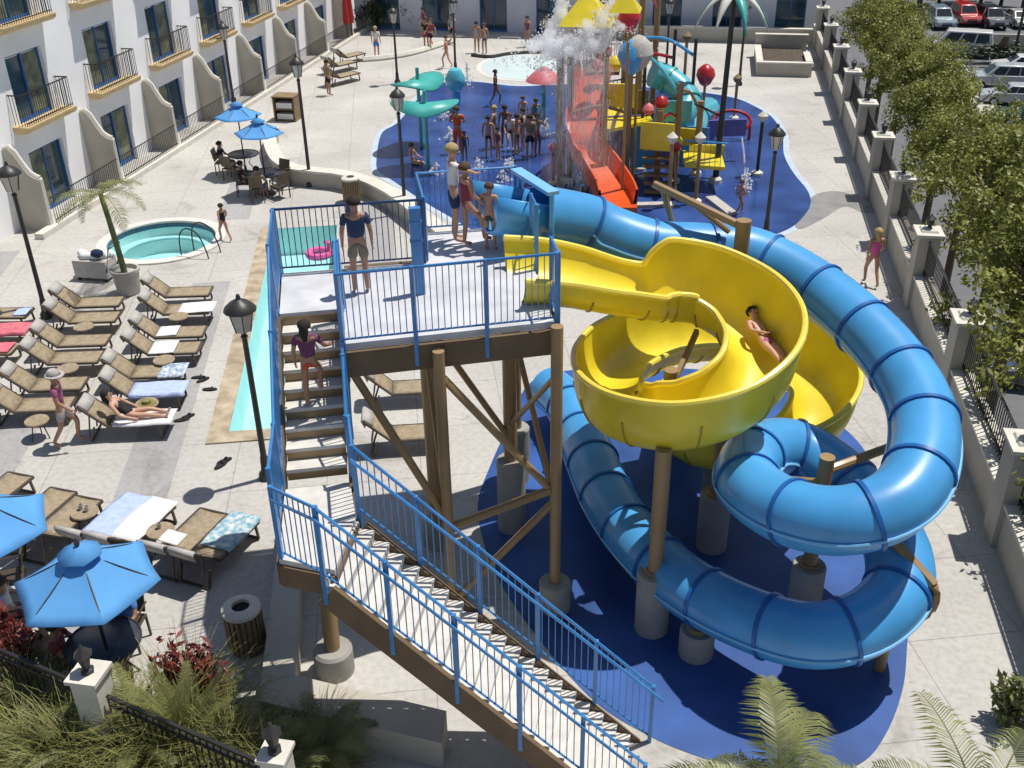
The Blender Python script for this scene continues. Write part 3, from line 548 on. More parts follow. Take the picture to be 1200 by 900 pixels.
# ================================================================== FURNITURE
def make_lounger():
    t=thing('sun_lounger','x','sun lounger',local=True)
    f=MB()
    for s_ in (-.32,.32): f.bar((-.28,s_,.36),(.98,s_,.36),.05,.045); f.bar((-.28,s_,.36),(-.86,s_,.86),.045,.04)
    f.bar((.98,-.32,.36),(.98,.32,.36),.045); f.bar((-.28,-.32,.34),(-.28,.32,.34),.04); f.bar((-.86,-.32,.86),(-.86,.32,.86),.045); f.bar((-.72,-.32,.04),(-.72,.32,.04),.04); f.bar((.9,-.32,.04),(.9,.32,.04),.04)
    f.build('frame','alu',t,smooth=False)
    for sx,sy in ((-.72,-.32),(-.72,.32),(.9,-.32),(.9,.32)): MB().bar((sx,sy,.03),(sx+(.12 if sx<0 else -.04),sy,.36),.045,.04).build('leg','alu',t,smooth=False)
    b=MB(); n=8
    for i in range(n+1):
        x=-.27+1.22*i/n
        for j in range(5): y=-.295+.59*j/4; b.v.append(Vector((x,y,.385-.022*math.sin(math.pi*j/4)-.012*math.sin(math.pi*(i%2)))))
    for i in range(n):
        for j in range(4): a=i*5+j; b.f.append((a,a+5,a+6,a+1))
    o=b.build('seat','sling',t,fix=False); m=o.modifiers.new('solid','SOLIDIFY'); m.thickness=.02
    b=MB()
    for i in range(6):
        u=i/5; 
        for j in range(5): y=-.295+.59*j/4; b.v.append(Vector((-.28-.57*u,y,.385+.49*u-.02*math.sin(math.pi*j/4))))
    for i in range(5):
        for j in range(4): a=i*5+j; b.f.append((a,a+1,a+6,a+5))
    o=b.build('backrest','sling',t,fix=False); m=o.modifiers.new('solid','SOLIDIFY'); m.thickness=.02
    MB().bar((-.66,-.26,.68),(-.78,-.26,.06),.03).build('prop','alu',t,smooth=False); MB().bar((-.66,.26,.68),(-.78,.26,.06),.03).build('prop','alu',t,smooth=False)
    b=MB(); P=[(-.66,.755),(-.84,.90),(-.89,.91),(-.93,.86),(-.86,.70)]
    for p_ in P:
        for y in (-.28,.28): b.v.append(Vector((p_[0],y,p_[1])))
    for i in range(len(P)-1): b.f.append((2*i,2*i+1,2*i+3,2*i+2))
    o=b.build('head_cover','headpad',t,fix=False); m=o.modifiers.new('solid','SOLIDIFY'); m.thickness=.03
    return t
LG=Proto(make_lounger())
def towel(c,rz,size,m,label,slope=0,name='towel',z=.40):
    n=10; b=MB(); w_,l_=size
    for i in range(n+1):
        for j in range(n+1):
            x=-l_/2+l_*i/n; y=-w_/2+w_*j/n; zz=.012*math.sin(5*x+2.3*y)+.01*random.random()
            if abs(y)>.31: zz-=(abs(y)-.31)*1.6
            if x<-.25 and slope: zz+=(-.25-x)*slope
            b.v.append(Vector((x,y,zz)))
    for i in range(n):
        for j in range(n): a=i*(n+1)+j; b.f.append((a,a+n+1,a+n+2,a+1))
    mt=Matrix.Rotation(rz,3,'Z'); b.v=[Vector((c[0],c[1],z))+mt@v for v in b.v]
    o=b.build(name,m,fix=False); mo=o.modifiers.new('solid','SOLIDIFY'); mo.thickness=.015; return tag(o,label,'towel')
def lounger(px,py,az,label,group,z=.38):
    c=g(px,py,z); d=Vector((math.cos(R(az)),math.sin(R(az)),0)); p=Vector((c.x,c.y,0))-d*.35; LG.put(p,R(az),label,group,(.9,.92,.97)); return c,d
GA='tan loungers in the long row nearest the hotel'; GB='tan loungers in the row beside the lap pool'; GC='loungers in the front row near the blue parasols'
rowA=[(118,353),(113,371),(101,398),(91,418),(71,449),(55,473)]
for i,(x_,y_) in enumerate(rowA): lounger(x_,y_,13,f'empty tan lounger, {ORD[i]} from the hot tub in the row nearest the hotel',GA)
rowB=[(223,341,'empty tan lounger closest to the hot tub in the poolside row'),(222,361,'poolside lounger with a white towel, second from the hot tub'),(214,388,'poolside tan lounger with a white towel at its back, third from the hot tub'),(207,407,'poolside lounger with a crumpled pale towel, fourth from the hot tub'),(187,434,'poolside lounger with a blue patterned towel on its foot end'),(187,455,'poolside lounger fully covered by a pale blue towel'),(165,489,'poolside lounger with a woman sunbathing on it')]
Bp=[lounger(x_,y_,13,l,GB) for x_,y_,l in rowB]
towel(Bp[1][0]+Bp[1][1]*.2,R(13),(.6,.9),'towelw','white towel spread on the second poolside lounger from the hot tub')
towel(Bp[2][0]-Bp[2][1]*.35,R(13),(.5,.5),'towelw','small white towel at the back of the third poolside lounger')
towel(Bp[3][0]-Bp[3][1]*.3,R(13),(.62,.6),'towelw','crumpled white towel on the fourth poolside lounger')
towel(Bp[4][0]+Bp[4][1]*.32,R(13),(.66,.6),'towelp','blue and white patterned towel on a poolside lounger foot end')
towel(Bp[5][0],R(13),(.7,1.2),'towelb','pale blue towel covering a whole poolside lounger')
towel(Bp[6][0]+Bp[6][1]*.1,R(13),(.66,1.2),'towelw','white towel under the sunbathing woman')
for i,(x_,y_,l) in enumerate([(10,366,'lounger with a folded blue towel at the left picture edge'),(8,385,'lounger covered by a pink towel at the left picture edge'),(-8,408,'lounger with dark clothes cut by the left picture edge')]):
    c,d=lounger(x_,y_,10,l,GA)
    if i==0: towel(c+d*.35,R(10),(.4,.35),'towelb','folded blue towel on the lounger at the left picture edge')
    if i==1: towel(c,R(10),(.7,1.2),'towelr','pink towel draped over the lounger at the left picture edge')
    if i==2: towel(c+d*.2,R(10),(.5,.5),'towelr','bundle of pink and dark cloth on the leftmost lounger')
fr=[(52,592,83,'left one of the two empty tan loungers pushed together behind the big parasol'),(82,602,83,'right one of the two empty tan loungers pushed together behind the big parasol'),(1,573,83,'tan lounger cut by the left edge behind the small blue parasol'),(138,603,80,'lounger covered with a plain pale towel behind the big parasol'),(168,608,80,'lounger covered with a pale print towel behind the big parasol'),(230,618,80,'tan lounger with a small white cloth on its back, beside the stairs'),(266,626,78,'lounger with a flowered towel closest to the stairs')]
Fp=[lounger(a_,b_,az,l,GC) for a_,b_,az,l in fr]
towel(Fp[3][0],R(80),(.64,1.25),'towelb','plain pale blue towel on a front row lounger')
towel(Fp[4][0],R(80),(.64,1.25),'towelw','pale print towel on a front row lounger')
towel(Fp[6][0]+Fp[6][1]*.1,R(79),(.66,1.0),'towelg','flowered white and teal towel on the lounger nearest the stairs')
towel(Fp[5][0]-Fp[5][1]*.62,R(79),(.4,.3),'towelw','small white cloth hanging on a lounger back beside the stairs',z=.62)
for i,(x_,y_,l) in enumerate([(492,452,'tan lounger seen under the tower platform, farther one'),(494,505,'tan lounger with a white cover seen under the tower platform, nearer one')]): lounger(x_,y_,15,l,'loungers seen through the tower legs')
# round side tables
def side_table():
    t=thing('side_table','x','side table',local=True)
    MB().lathe([(.24,.40),(.25,.42),(.24,.44)],n=20).build('table_top','sling',t)
    for k in range(3): a=k*2.094; MB().tube([(.2*math.cos(a),.2*math.sin(a),0),(.1*math.cos(a),.1*math.sin(a),.4)],.014,6).build('leg','alu',t)
    return t
ST_=Proto(side_table())
for x_,y_,l in [(98,383,'round tan side table in the hotel-side row, nearest the hot tub'),(79,432,'round tan side table in the hotel-side row behind the walking man'),(43,493,'round tan side table at the near end of the hotel-side row'),(209,371,'round tan side table in the poolside row, nearest the hot tub'),(192,422,'round tan side table in the middle of the poolside row'),(172,473,'round side table with a straw hat beside the sunbather'),(99,600,'round side table with white cups beside the paired loungers'),(188,622,'round side table with white items behind the big parasol')]:
    ST_.put(g(x_,y_,.42)-Vector((0,0,.42)),0,l,'round side tables between the loungers')
def small(name,build,m,label,cat): 
    b=MB(); build(b); return tag(b.build(name,m),label,cat)
c=g(172,473,.44); small('sun_hat',lambda b:b.lathe([(.2,.0),(.19,.015),(.1,.02),(.09,.09),(.05,.11),(.001,.115)],c,16),'dry','straw sun hat lying on the table beside the sunbather','hat')
for i,(x_,y_,l) in enumerate([(95,597,'white cup on the side table beside the paired loungers, left one'),(102,599,'white cup on the side table beside the paired loungers, right one'),(187,619,'white cup on the side table behind the big parasol')]):
    c=g(x_,y_,.44); small('cup',lambda b:b.lathe([(.03,0),(.045,.11),(.04,.11),(.03,.02)],c,10),'headpad',l,'cup')
# parasols
def parasol(c,Rr,zr,za,rot,label,group='blue canvas parasols',m='umb',base=True,tilt=0):
    c=Vector(c); t=thing('parasol',label,'parasol',(c.x,c.y,0),group); n=6; q=6; b=MB()
    def pt(u,k):
        a=rot+2*math.pi*k/n; sag=-.05*math.sin(math.pi*u)
        return Vector((c.x+Rr*u*math.cos(a),c.y+Rr*u*math.sin(a),za+(zr-za)*u+sag+tilt*Rr*u*math.cos(a)))
    b.v.append(Vector((c.x,c.y,za)))
    cols=n*4
    for i in range(1,q+1):
        u=i/q
        for k in range(cols):
            a=k/4; k0=int(a); fr_=a-k0; A_=pt(u,k0); B_=pt(u,k0+1); p=A_.lerp(B_,fr_); dip=.045*Rr*u*math.sin(math.pi*fr_); p.z-=dip; inn=Vector((c.x-p.x,c.y-p.y,0))*(.03*u*math.sin(math.pi*fr_)); b.v.append(p+inn)
    for k in range(cols): b.f.append((0,1+k,1+(k+1)%cols))
    for i in range(q-1):
        for k in range(cols): a=1+i*cols+k; d=1+i*cols+(k+1)%cols; b.f.append((a,a+cols,d+cols,d))
    o=b.build('canopy',m,t,fix=False,ang=22); mo=o.modifiers.new('s','SOLIDIFY'); mo.thickness=.012
    v=MB(); v.v.append(Vector((c.x,c.y,za+.07)))
    for k in range(n*2):
        a=rot+math.pi*k/n; rr_=Rr*(.30 if k%2==0 else .28); v.v.append(Vector((c.x+rr_*math.cos(a),c.y+rr_*math.sin(a),za-.085+(.0 if k%2==0 else .015))))
    for k in range(n*2): v.f.append((0,1+k,1+(k+1)%(n*2)))
    o=v.build('vent',m,t,fix=False,ang=15); mo=o.modifiers.new('s','SOLIDIFY'); mo.thickness=.012
    MB().lathe([(.03,0),(.045,.04),(.02,.1),(.005,.13)],(c.x,c.y,za+.06),8).build('finial','darkmetal',t)
    MB().tube([(c.x,c.y,.02),(c.x,c.y,za+.1)],.025,8).build('pole','darkmetal',t)
    for k in range(n): a=rot+2*math.pi*k/n; MB().tube([(c.x,c.y,za-.06),pt(.98,k)-Vector((0,0,.03))],.012,5).build('rib','darkmetal',t)
    MB().lathe([(.26,.0),(.26,.05),(.06,.09),(.04,.3)],(c.x,c.y,0),16).build('base','darkmetal',t)
    return t
c=g(101,676,2.1); parasol(c,1.04,2.02,2.6,R(12),'large sky blue parasol over the dark round table by the front fence')
c2=g(-22,612,2.1); parasol(c2,1.04,2.02,2.6,R(5),'sky blue parasol cut by the left picture edge')
c3=g(303,152,2.2); parasol(c3,.85,2.1,2.55,R(10),'nearer one of two sky blue parasols by the hotel'); c4_=g(278,132,2.2); parasol(c4_,.85,2.1,2.55,R(30),'farther one of two sky blue parasols by the hotel')
# dining tables and chairs
def round_table():
    t=thing('patio_table','x','table',local=True)
    MB().lathe([(.52,.70),(.54,.715),(.52,.73)],n=28).build('table_top','table',t); MB().lathe([(.535,.69),(.555,.70),(.555,.735),(.535,.738)],n=28,caps=False).build('table_rim','darkmetal',t)
    for k in range(4): a=k*math.pi/2+.5; MB().tube([(.4*math.cos(a),.4*math.sin(a),0),(.15*math.cos(a),.15*math.sin(a),.4),(.35*math.cos(a),.35*math.sin(a),.7)],.018,6).build('leg','darkmetal',t)
    return t
TB=Proto(round_table())
ft=g(121,752,.72); ft.z=0
TB.put((c.x+.0,c.y+.0,0) if 0 else ft,0,'dark round glass table under the large front parasol','round patio tables')
TB.put((c3.x,c3.y,0),0,'round table under the nearer parasol by the hotel','round patio tables'); TB.put((c4_.x,c4_.y,0),0,'round table under the farther parasol by the hotel','round patio tables')
def chair():
    t=thing('patio_chair','x','chair',local=True)
    MB().box((0,0,.43),(.46,.46,.035)).build('seat','alu',t,smooth=False); b=MB().box((0,-.25,.72),(.46,.03,.42),M4=Matrix.Rotation(R(12),3,'X')); b.build('backrest','alu',t,smooth=False)
    for sx in (-.22,.22):
        for sy in (-.22,.2): MB().bar((sx,sy,0),(sx*.95,sy,.43),.032).build('leg','alu',t,smooth=False)
        MB().tube([(sx*1.1,.2,.42),(sx*1.1,.2,.64),(sx*1.1,-.27,.66)],.018,6).build('armrest','alu',t)
    return t
CH=Proto(chair())
for i,(cc,a,r_,l) in enumerate([(c3,-30,.75,'bronze chair at the right side of the nearer hotel-side table'),(c3,200,.75,'bronze chair at the left side of the nearer hotel-side table'),(c3,275,.75,'bronze chair on the camera side of the nearer hotel-side table'),(c3,70,.75,'bronze chair behind the nearer hotel-side table'),(c4_,190,.8,'bronze chair at the left side of the farther hotel-side table'),(c4_,255,.75,'bronze chair on the camera side of the farther hotel-side table'),(ft,195,.62,'dark chair left of the front round table under the big parasol'),(ft,95,.7,'dark chair behind the front round table under the big parasol'),(ft,285,.72,'dark chair on the fence side of the front round table')]):
    CH.put((cc.x+r_*math.cos(R(a)),cc.y+r_*math.sin(R(a)),0),R(a+90),l,'bronze patio chairs')
cc=g(18,700,0); CH.put(cc,R(120),'dark chair beside the red-leaved shrub at the left edge','bronze patio chairs')
# bins
def bin_():
    t=thing('litter_bin','x','bin',local=True)
    b=MB().lathe([(.25,.0),(.25,.08),(.27,.1),(.27,.74),(.25,.76)],n=22); b.build('drum','basket',t); s_=MB()
    for k in range(22): a=k*2*math.pi/22; s_.box((.285*math.cos(a),.285*math.sin(a),.42),(.03,.05,.66),rz=a)
    s_.build('slats','basket',t,smooth=False)
    MB().lathe([(.3,.76),(.3,.82),(.24,.86),(.14,.86),(.14,.80)],n=22,caps=False).build('lid','cap',t); MB().lathe([(.145,.78),(.145,.79)],n=20).build('opening','c_black',t)
    return t
BN=Proto(bin_()); BN.put(g(291,758),0,'slatted wooden litter bin beside the seat wall near the stairs','slatted litter bins'); BN.put(g(413,236),0,'slatted litter bin against the curved cream wall','slatted litter bins')
t=thing('towel_cabinet','dark box cabinet with white towels on open shelves by the hotel kerb','cabinet',g(338,140)); cp=g(338,140); b=MB()
b.box((cp.x,cp.y+.35,.5),(.9,.05,1.0)); b.box((cp.x-.45,cp.y,.5),(.05,.7,1.0)); b.box((cp.x+.45,cp.y,.5),(.05,.7,1.0)); b.box((cp.x,cp.y,1.02),(.98,.8,.05)); b.box((cp.x,cp.y,.5),(.85,.66,.04)); b.box((cp.x,cp.y,.06),(.85,.66,.04)); b.build('case','basket',t,smooth=False)
for zz in (.2,.65): MB().box((cp.x,cp.y-.05,zz),(.7,.5,.22)).build('towel_stack','towelw',t,smooth=False)
# lamps
def lamp(px,py,hgt,label,globe=.2,group='black lamp posts',foot=None):
    p=g(px,py); t=thing('street_lamp',label,'lamp post',p,group); x_,y_=p.x,p.y
    MB().lathe([(.15,0),(.15,.12),(.09,.2),(.075,.5),(.06,.55),(.05,hgt-.75),(.07,hgt-.72),(.04,hgt-.66)],(x_,y_,0),12).build('post','darkmetal',t)
    g_=globe; MB().lathe([(.06,hgt-.64),(g_*.62,hgt-.6),(g_,hgt-.2),(g_*.95,hgt-.18)],(x_,y_,0),6).build('lantern_glass','lampglass',t,ang=20)
    c_=MB(); c_.lathe([(g_*1.25,hgt-.19),(g_*1.2,hgt-.14),(g_*.7,hgt-.03),(.05,hgt+.03),(.03,hgt+.12),(.001,hgt+.14)],(x_,y_,0),12)
    c_.build('lantern_cap','darkmetal',t); b=MB()
    for k in range(6): a=k*math.pi/3; b.bar((x_+g_*.62*math.cos(a),y_+g_*.62*math.sin(a),hgt-.6),(x_+g_*math.cos(a),y_+g_*math.sin(a),hgt-.19),.018)
    b.build('lantern_frame','darkmetal',t,smooth=False)
lamp(313,560,3.85,'black lamp post beside the lap pool left of the stairs',.24); lamp(55,372,4.05,'black lamp post among the loungers at the left',.24); lamp(364,218,4.35,'tall black lamp post in front of the curved cream wall'); lamp(475,250,3.95,'black lamp post at the near end of the curved wall by the splash pad'); lamp(466,98,3.4,'black lamp post on the far deck beyond the teal leaf sprayers'); lamp(534,86,3.5,'black lamp post behind the splash pad near the wading pool'); lamp(897,277,3.3,'black lamp post at the right edge of the splash pad')
lamp(866,100,3.6,'black lamp post on the far deck below the fan palm'); lamp(780,92,3.6,'black lamp post behind the cyan play slide'); lamp(275,128,3.6,'black lamp post behind the hotel-side parasols')
for x_,y_,l in ((1062,85,'dark lamp mast in the car park seen above the trees'),(1186,75,'dark lamp mast behind the white van')):
    p=g(x_,y_,LOT); t=thing('light_mast',l,'lamp post',p); MB().tube([(p.x,p.y,LOT),(p.x,p.y,LOT+7.5)],.11,8).build('mast','darkmetal',t); MB().box((p.x-.2,p.y,LOT+7.55),(.9,.4,.2)).build('lamp_head','darkmetal',t,smooth=False)
# curved low wall
cw=cr([(322,166),(318,180),(327,203),(345,214),(372,218),(400,221),(430,229),(455,241),(474,254),(500,275),(530,300)],6)
cw=[g(a_,b_) for a_,b_ in cw]; t=thing('curved_wall','low curved cream wall sweeping along the raised terrace','wall',cw[0])
b=MB(); bc=MB()
for m_,hw_,z0,z1 in ((b,.17,0,.52),(bc,.25,.52,.60)):
    n=len(cw)
    for i,p in enumerate(cw):
        d=(cw[min(i+1,n-1)]-cw[max(i-1,0)]).normalized(); q=Vector((-d.y,d.x,0))*hw_
        m_.v+=[p+q+Vector((0,0,z0)),p-q+Vector((0,0,z0)),p-q+Vector((0,0,z1)),p+q+Vector((0,0,z1))]
    for i in range(n-1):
        for k in range(4): a_=i*4+k; d_=i*4+(k+1)%4; m_.f.append((a_,d_,d_+4,a_+4))
    m_.f+=[(3,2,1,0),((n-1)*4,(n-1)*4+1,(n-1)*4+2,(n-1)*4+3)]
b.build('wall','stucco',t); bc.build('coping','cap',t)
cw2=cr([(425,72),(450,70),(480,65),(505,58),(530,50)],5); tag(MB().tube([g(a_,b_)+Vector((0,0,.1)) for a_,b_ in cw2],.16,6).build('terrace_kerb','cap'),None,kind='structure')
cw2=cr([(553,66),(575,68),(600,64),(640,62),(665,60)],5); tag(MB().tube([g(a_,b_)+Vector((0,0,.06)) for a_,b_ in cw2],.1,6).build('terrace_kerb','darkmetal'),None,kind='structure')
# sandals
SD=thing('sandal','x','sandal',local=True); MB().lathe([(.05,0),(.055,.015),(.05,.03)],n=10,sx=2.6,sy=1).build('sole','c_black',SD); MB().tube([(.03,-.05,.03),(.05,0,.07),(.03,.05,.03)],.012,5).build('strap','c_black',SD)
SP=Proto(SD)
for x_,y_,rz,l in ((233,443,.3,'dark sandal on the poolside deck by the patterned towel'),(238,446,1.0,'dark sandal fallen beside its pair near the patterned towel'),(246,457,.2,'dark sandal at the pool coping'),(213,493,.5,'dark sandal at the foot of the sunbather lounger'),(220,489,.9,'second dark sandal at the foot of the sunbather lounger'),(259,546,1.2,'large dark sandal on the deck below the pool end'),(263,541,.9,'large dark sandal beside its pair below the pool end')): SP.put(g(x_,y_),rz,l,None,1.25)
# front fence
def fpost(px,py,label,k=1.0):
    c=g(px,py,1.72); t=thing('fence_pillar',label,'pillar',(c.x,c.y,0),'white pillars of the front fence'); MB().box((c.x,c.y,.83),(.42*k,.42*k,1.66)).build('shaft','cap',t,smooth=False); MB().box((c.x,c.y,1.69),(.52*k,.52*k,.06)).build('cap','cap',t,smooth=False)
    MB().lathe([(.09,0),(.09,.05),(.05,.08),(.06,.12),(.1,.3),(.13,.31),(.03,.42),(.015,.47)],(c.x,c.y,1.72),6).build('lantern','darkmetal',t); return c
f1=fpost(103,787,'white pillar with lantern in front of the round table',.85); f2=fpost(322,880,'white pillar with lantern below the seat wall',.7)
dd=(f2-f1).normalized(); f0=f1-dd*3.2; f3=f2+dd*1.9
def fpanel(a,c,label):
    b=MB(); Z=Vector((0,0,1)); a=Vector((a.x,a.y,0)); c=Vector((c.x,c.y,0)); L=(c-a).length
    for zz in (1.38,1.24,.15): b.bar(a+Z*zz,c+Z*zz,.045)
    n=int(L/.11)
    for q in range(n+1): b.bar(a+(c-a)*q/n+Z*.05,a+(c-a)*q/n+Z*1.38,.02)
    tag(b.build('iron_fence',"iron",smooth=False),label,'fence','black iron panels of the front fence')
fpanel(f0,f1-dd*.24,'black iron fence panel left of the lantern pillar by the round table'); fpanel(f1+dd*.24,f2-dd*.24,'black iron fence panel between the two white front pillars'); fpanel(f2+dd*.24,f3,'black iron fence panel right of the pillar below the seat wall')
# white clutter near pot: folded trolley
p=g(115,325); t=thing('towel_cart','white cart piled with towels and dark bags next to the potted palm','cart',p)
MB().box((p.x,p.y,.35),(1.0,.6,.5)).build('tray','headpad',t,smooth=False); b=MB()
for k in range(9): b.ball((p.x-.4+.1*k,p.y+random.uniform(-.2,.2),.68),.13,8,6,1.2,1,.8)
b.build('towel_pile','towelw',t); MB().ball((p.x+.2,p.y-.1,.78),.15,8,6,1.3,1,.8).build('bag','c_navy',t); b=MB().tube([(p.x+.5,p.y-.3,.3),(p.x+.7,p.y-.3,1.0),(p.x+.7,p.y+.3,1.0),(p.x+.5,p.y+.3,.3)],.02,6); b.build('handle','darkmetal',t)
for sx in (-.4,.4):
    for sy in (-.25,.25): MB().ball((p.x+sx,p.y+sy,.06),.06,8,6).build('wheel','tyre',t)
# ================================================================== PEOPLE
BJ=dict(pelvis=(0,0,.95),spine=(0,0,1.13),chest=(0,0,1.33),neck=(0,0,1.49),head=(0,.015,1.60),top=(0,.01,1.72),hipL=(-.09,0,.90),kneeL=(-.10,.02,.50),ankL=(-.11,-.02,.09),toeL=(-.12,.15,.035),hipR=(.09,0,.90),kneeR=(.10,.02,.50),ankR=(.11,-.02,.09),toeR=(.12,.15,.035),shL=(-.18,0,1.42),elL=(-.24,-.03,1.14),wrL=(-.25,.04,.90),haL=(-.25,.06,.82),shR=(.18,0,1.42),elR=(.24,-.03,1.14),wrR=(.25,.04,.90),haR=(.25,.06,.82))
RJ=dict(pelvis=(.145,.10),spine=(.12,.085),chest=(.145,.10),neck=(.055,.055),head=(.085,.10),top=(.06,.07),hipL=(.085,.09),kneeL=(.056,.058),ankL=(.038,.04),toeL=(.035,.025),shL=(.06,.055),elL=(.042,.042),wrL=(.029,.026),haL=(.036,.02))
for k in list(RJ):
    if k[-1]=='L' and k[:-1] in('hip','knee','ank','toe','sh','el','wr','ha'): RJ[k[:-1]+'R']=RJ[k]
ED=[('pelvis','spine'),('spine','chest'),('chest','neck'),('neck','head'),('head','top')]
for s_ in 'LR': ED+=[('pelvis','hip'+s_),('hip'+s_,'knee'+s_),('knee'+s_,'ank'+s_),('ank'+s_,'toe'+s_),('chest','sh'+s_),('sh'+s_,'el'+s_),('el'+s_,'wr'+s_),('wr'+s_,'ha'+s_)]
POSE={'stand':{},
 'walk':dict(kneeL=(-.1,.22,.52),ankL=(-.1,.16,.12),toeL=(-.11,.31,.05),kneeR=(.1,-.06,.5),ankR=(.1,-.28,.14),toeR=(.11,-.16,.04),elL=(-.25,-.12,1.15),wrL=(-.25,-.1,.92),haL=(-.25,-.08,.84),elR=(.25,.04,1.14),wrR=(.25,.22,.98),haR=(.25,.28,.92)),
 'point':dict(elR=(.36,.12,1.40),wrR=(.50,.28,1.38),haR=(.56,.34,1.38)),
 'step':dict(kneeR=(.14,.28,.62),ankR=(.16,.30,.22),toeR=(.16,.46,.2),elL=(-.28,.05,1.15),wrL=(-.2,.2,.98),haL=(-.17,.26,.92),elR=(.28,.05,1.15),wrR=(.27,.25,.98),haR=(.26,.32,.94)),
 'climb':dict(kneeR=(.12,.28,.66),ankR=(.12,.22,.26),toeR=(.12,.38,.22),elR=(.30,.08,1.2),wrR=(.36,.3,1.12),haR=(.38,.37,1.1)),
 'sit':dict(pelvis=(0,0,.50),spine=(0,-.04,.68),chest=(0,-.05,.88),neck=(0,-.04,1.04),head=(0,-.01,1.15),top=(0,-.02,1.27),hipL=(-.1,.06,.49),hipR=(.1,.06,.49),kneeL=(-.12,.44,.5),kneeR=(.12,.44,.5),ankL=(-.12,.42,.09),ankR=(.12,.42,.09),toeL=(-.12,.57,.035),toeR=(.12,.57,.035),shL=(-.18,-.05,.97),shR=(.18,-.05,.97),elL=(-.24,.08,.74),elR=(.24,.08,.74),wrL=(-.16,.3,.68),wrR=(.16,.3,.68),haL=(-.12,.37,.68),haR=(.12,.37,.68)),
 'recline':dict(pelvis=(0,0,.10),spine=(0,-.12,.22),chest=(0,-.26,.40),neck=(0,-.36,.52),head=(0,-.40,.63),top=(0,-.45,.74),hipL=(-.09,.07,.10),hipR=(.09,.07,.10),kneeL=(-.10,.46,.16),kneeR=(.11,.47,.12),ankL=(-.1,.86,.06),ankR=(.1,.87,.06),toeL=(-.11,.92,.17),toeR=(.12,.93,.17),shL=(-.18,-.3,.44),shR=(.18,-.3,.44),elL=(-.28,-.12,.26),elR=(.30,-.1,.22),wrL=(-.2,.1,.2),wrR=(.24,.12,.12),haL=(-.16,.17,.18),haR=(.22,.2,.09)),
 'slide':dict(pelvis=(0,0,.11),spine=(0,-.18,.14),chest=(0,-.38,.20),neck=(0,-.53,.27),head=(0,-.63,.33),top=(0,-.74,.37),hipL=(-.09,.06,.1),hipR=(.09,.06,.1),kneeL=(-.09,.46,.13),kneeR=(.09,.46,.13),ankL=(-.06,.85,.08),ankR=(.06,.85,.08),toeL=(-.06,.92,.18),toeR=(.06,.92,.18),shL=(-.17,-.44,.22),shR=(.17,-.44,.22),elL=(-.2,-.2,.18),elR=(.2,-.2,.18),wrL=(-.08,-.05,.25),wrR=(.08,-.05,.25),haL=(-.03,0,.27),haR=(.03,0,.27)),
 'armsup':dict(elL=(-.3,.05,1.55),wrL=(-.27,.1,1.78),haL=(-.26,.11,1.86),elR=(.28,.1,1.25),wrR=(.2,.3,1.25),haR=(.16,.36,1.27)),
 'fold':dict(elL=(-.27,.05,1.16),wrL=(-.08,.22,1.12),haL=(0,.23,1.13),elR=(.27,.05,1.16),wrR=(.08,.24,1.15),haR=(0,.25,1.14))}
_cache={}
def skin(key,J,names,edges,rad,sub):
    if key in _cache: return _cache[key]
    idx={n:i for i,n in enumerate(names)}; me=bpy.data.meshes.new('skel'); me.from_pydata([J[n] for n in names],[(idx[a],idx[b]) for a,b in edges],[])
    o=bpy.data.objects.new('skel',me); COL.objects.link(o); md=o.modifiers.new('skin','SKIN'); md.use_smooth_shade=True; md.branch_smoothing=.4
    for i,n in enumerate(names):
        v=me.skin_vertices[0].data[i]; v.radius=rad[n]; v.use_root=(i==0)
    if sub: sb=o.modifiers.new('sub','SUBSURF'); sb.levels=sub
    bpy.context.view_layer.update(); dg=bpy.context.evaluated_depsgraph_get(); r=bpy.data.meshes.new_from_object(o.evaluated_get(dg)); bpy.data.objects.remove(o); bpy.data.meshes.remove(me)
    _cache[key]=r; return r
def midp(J,a,b,t): return tuple(J[a][i]+(J[b][i]-J[a][i])*t for i in range(3))
def put_mesh(name,me,m,parent):
    me=me.copy(); me.materials.clear(); me.materials.append(M[m]); me.shade_smooth(); o=bpy.data.objects.new(name,me); COL.objects.link(o); o.parent=parent; return o
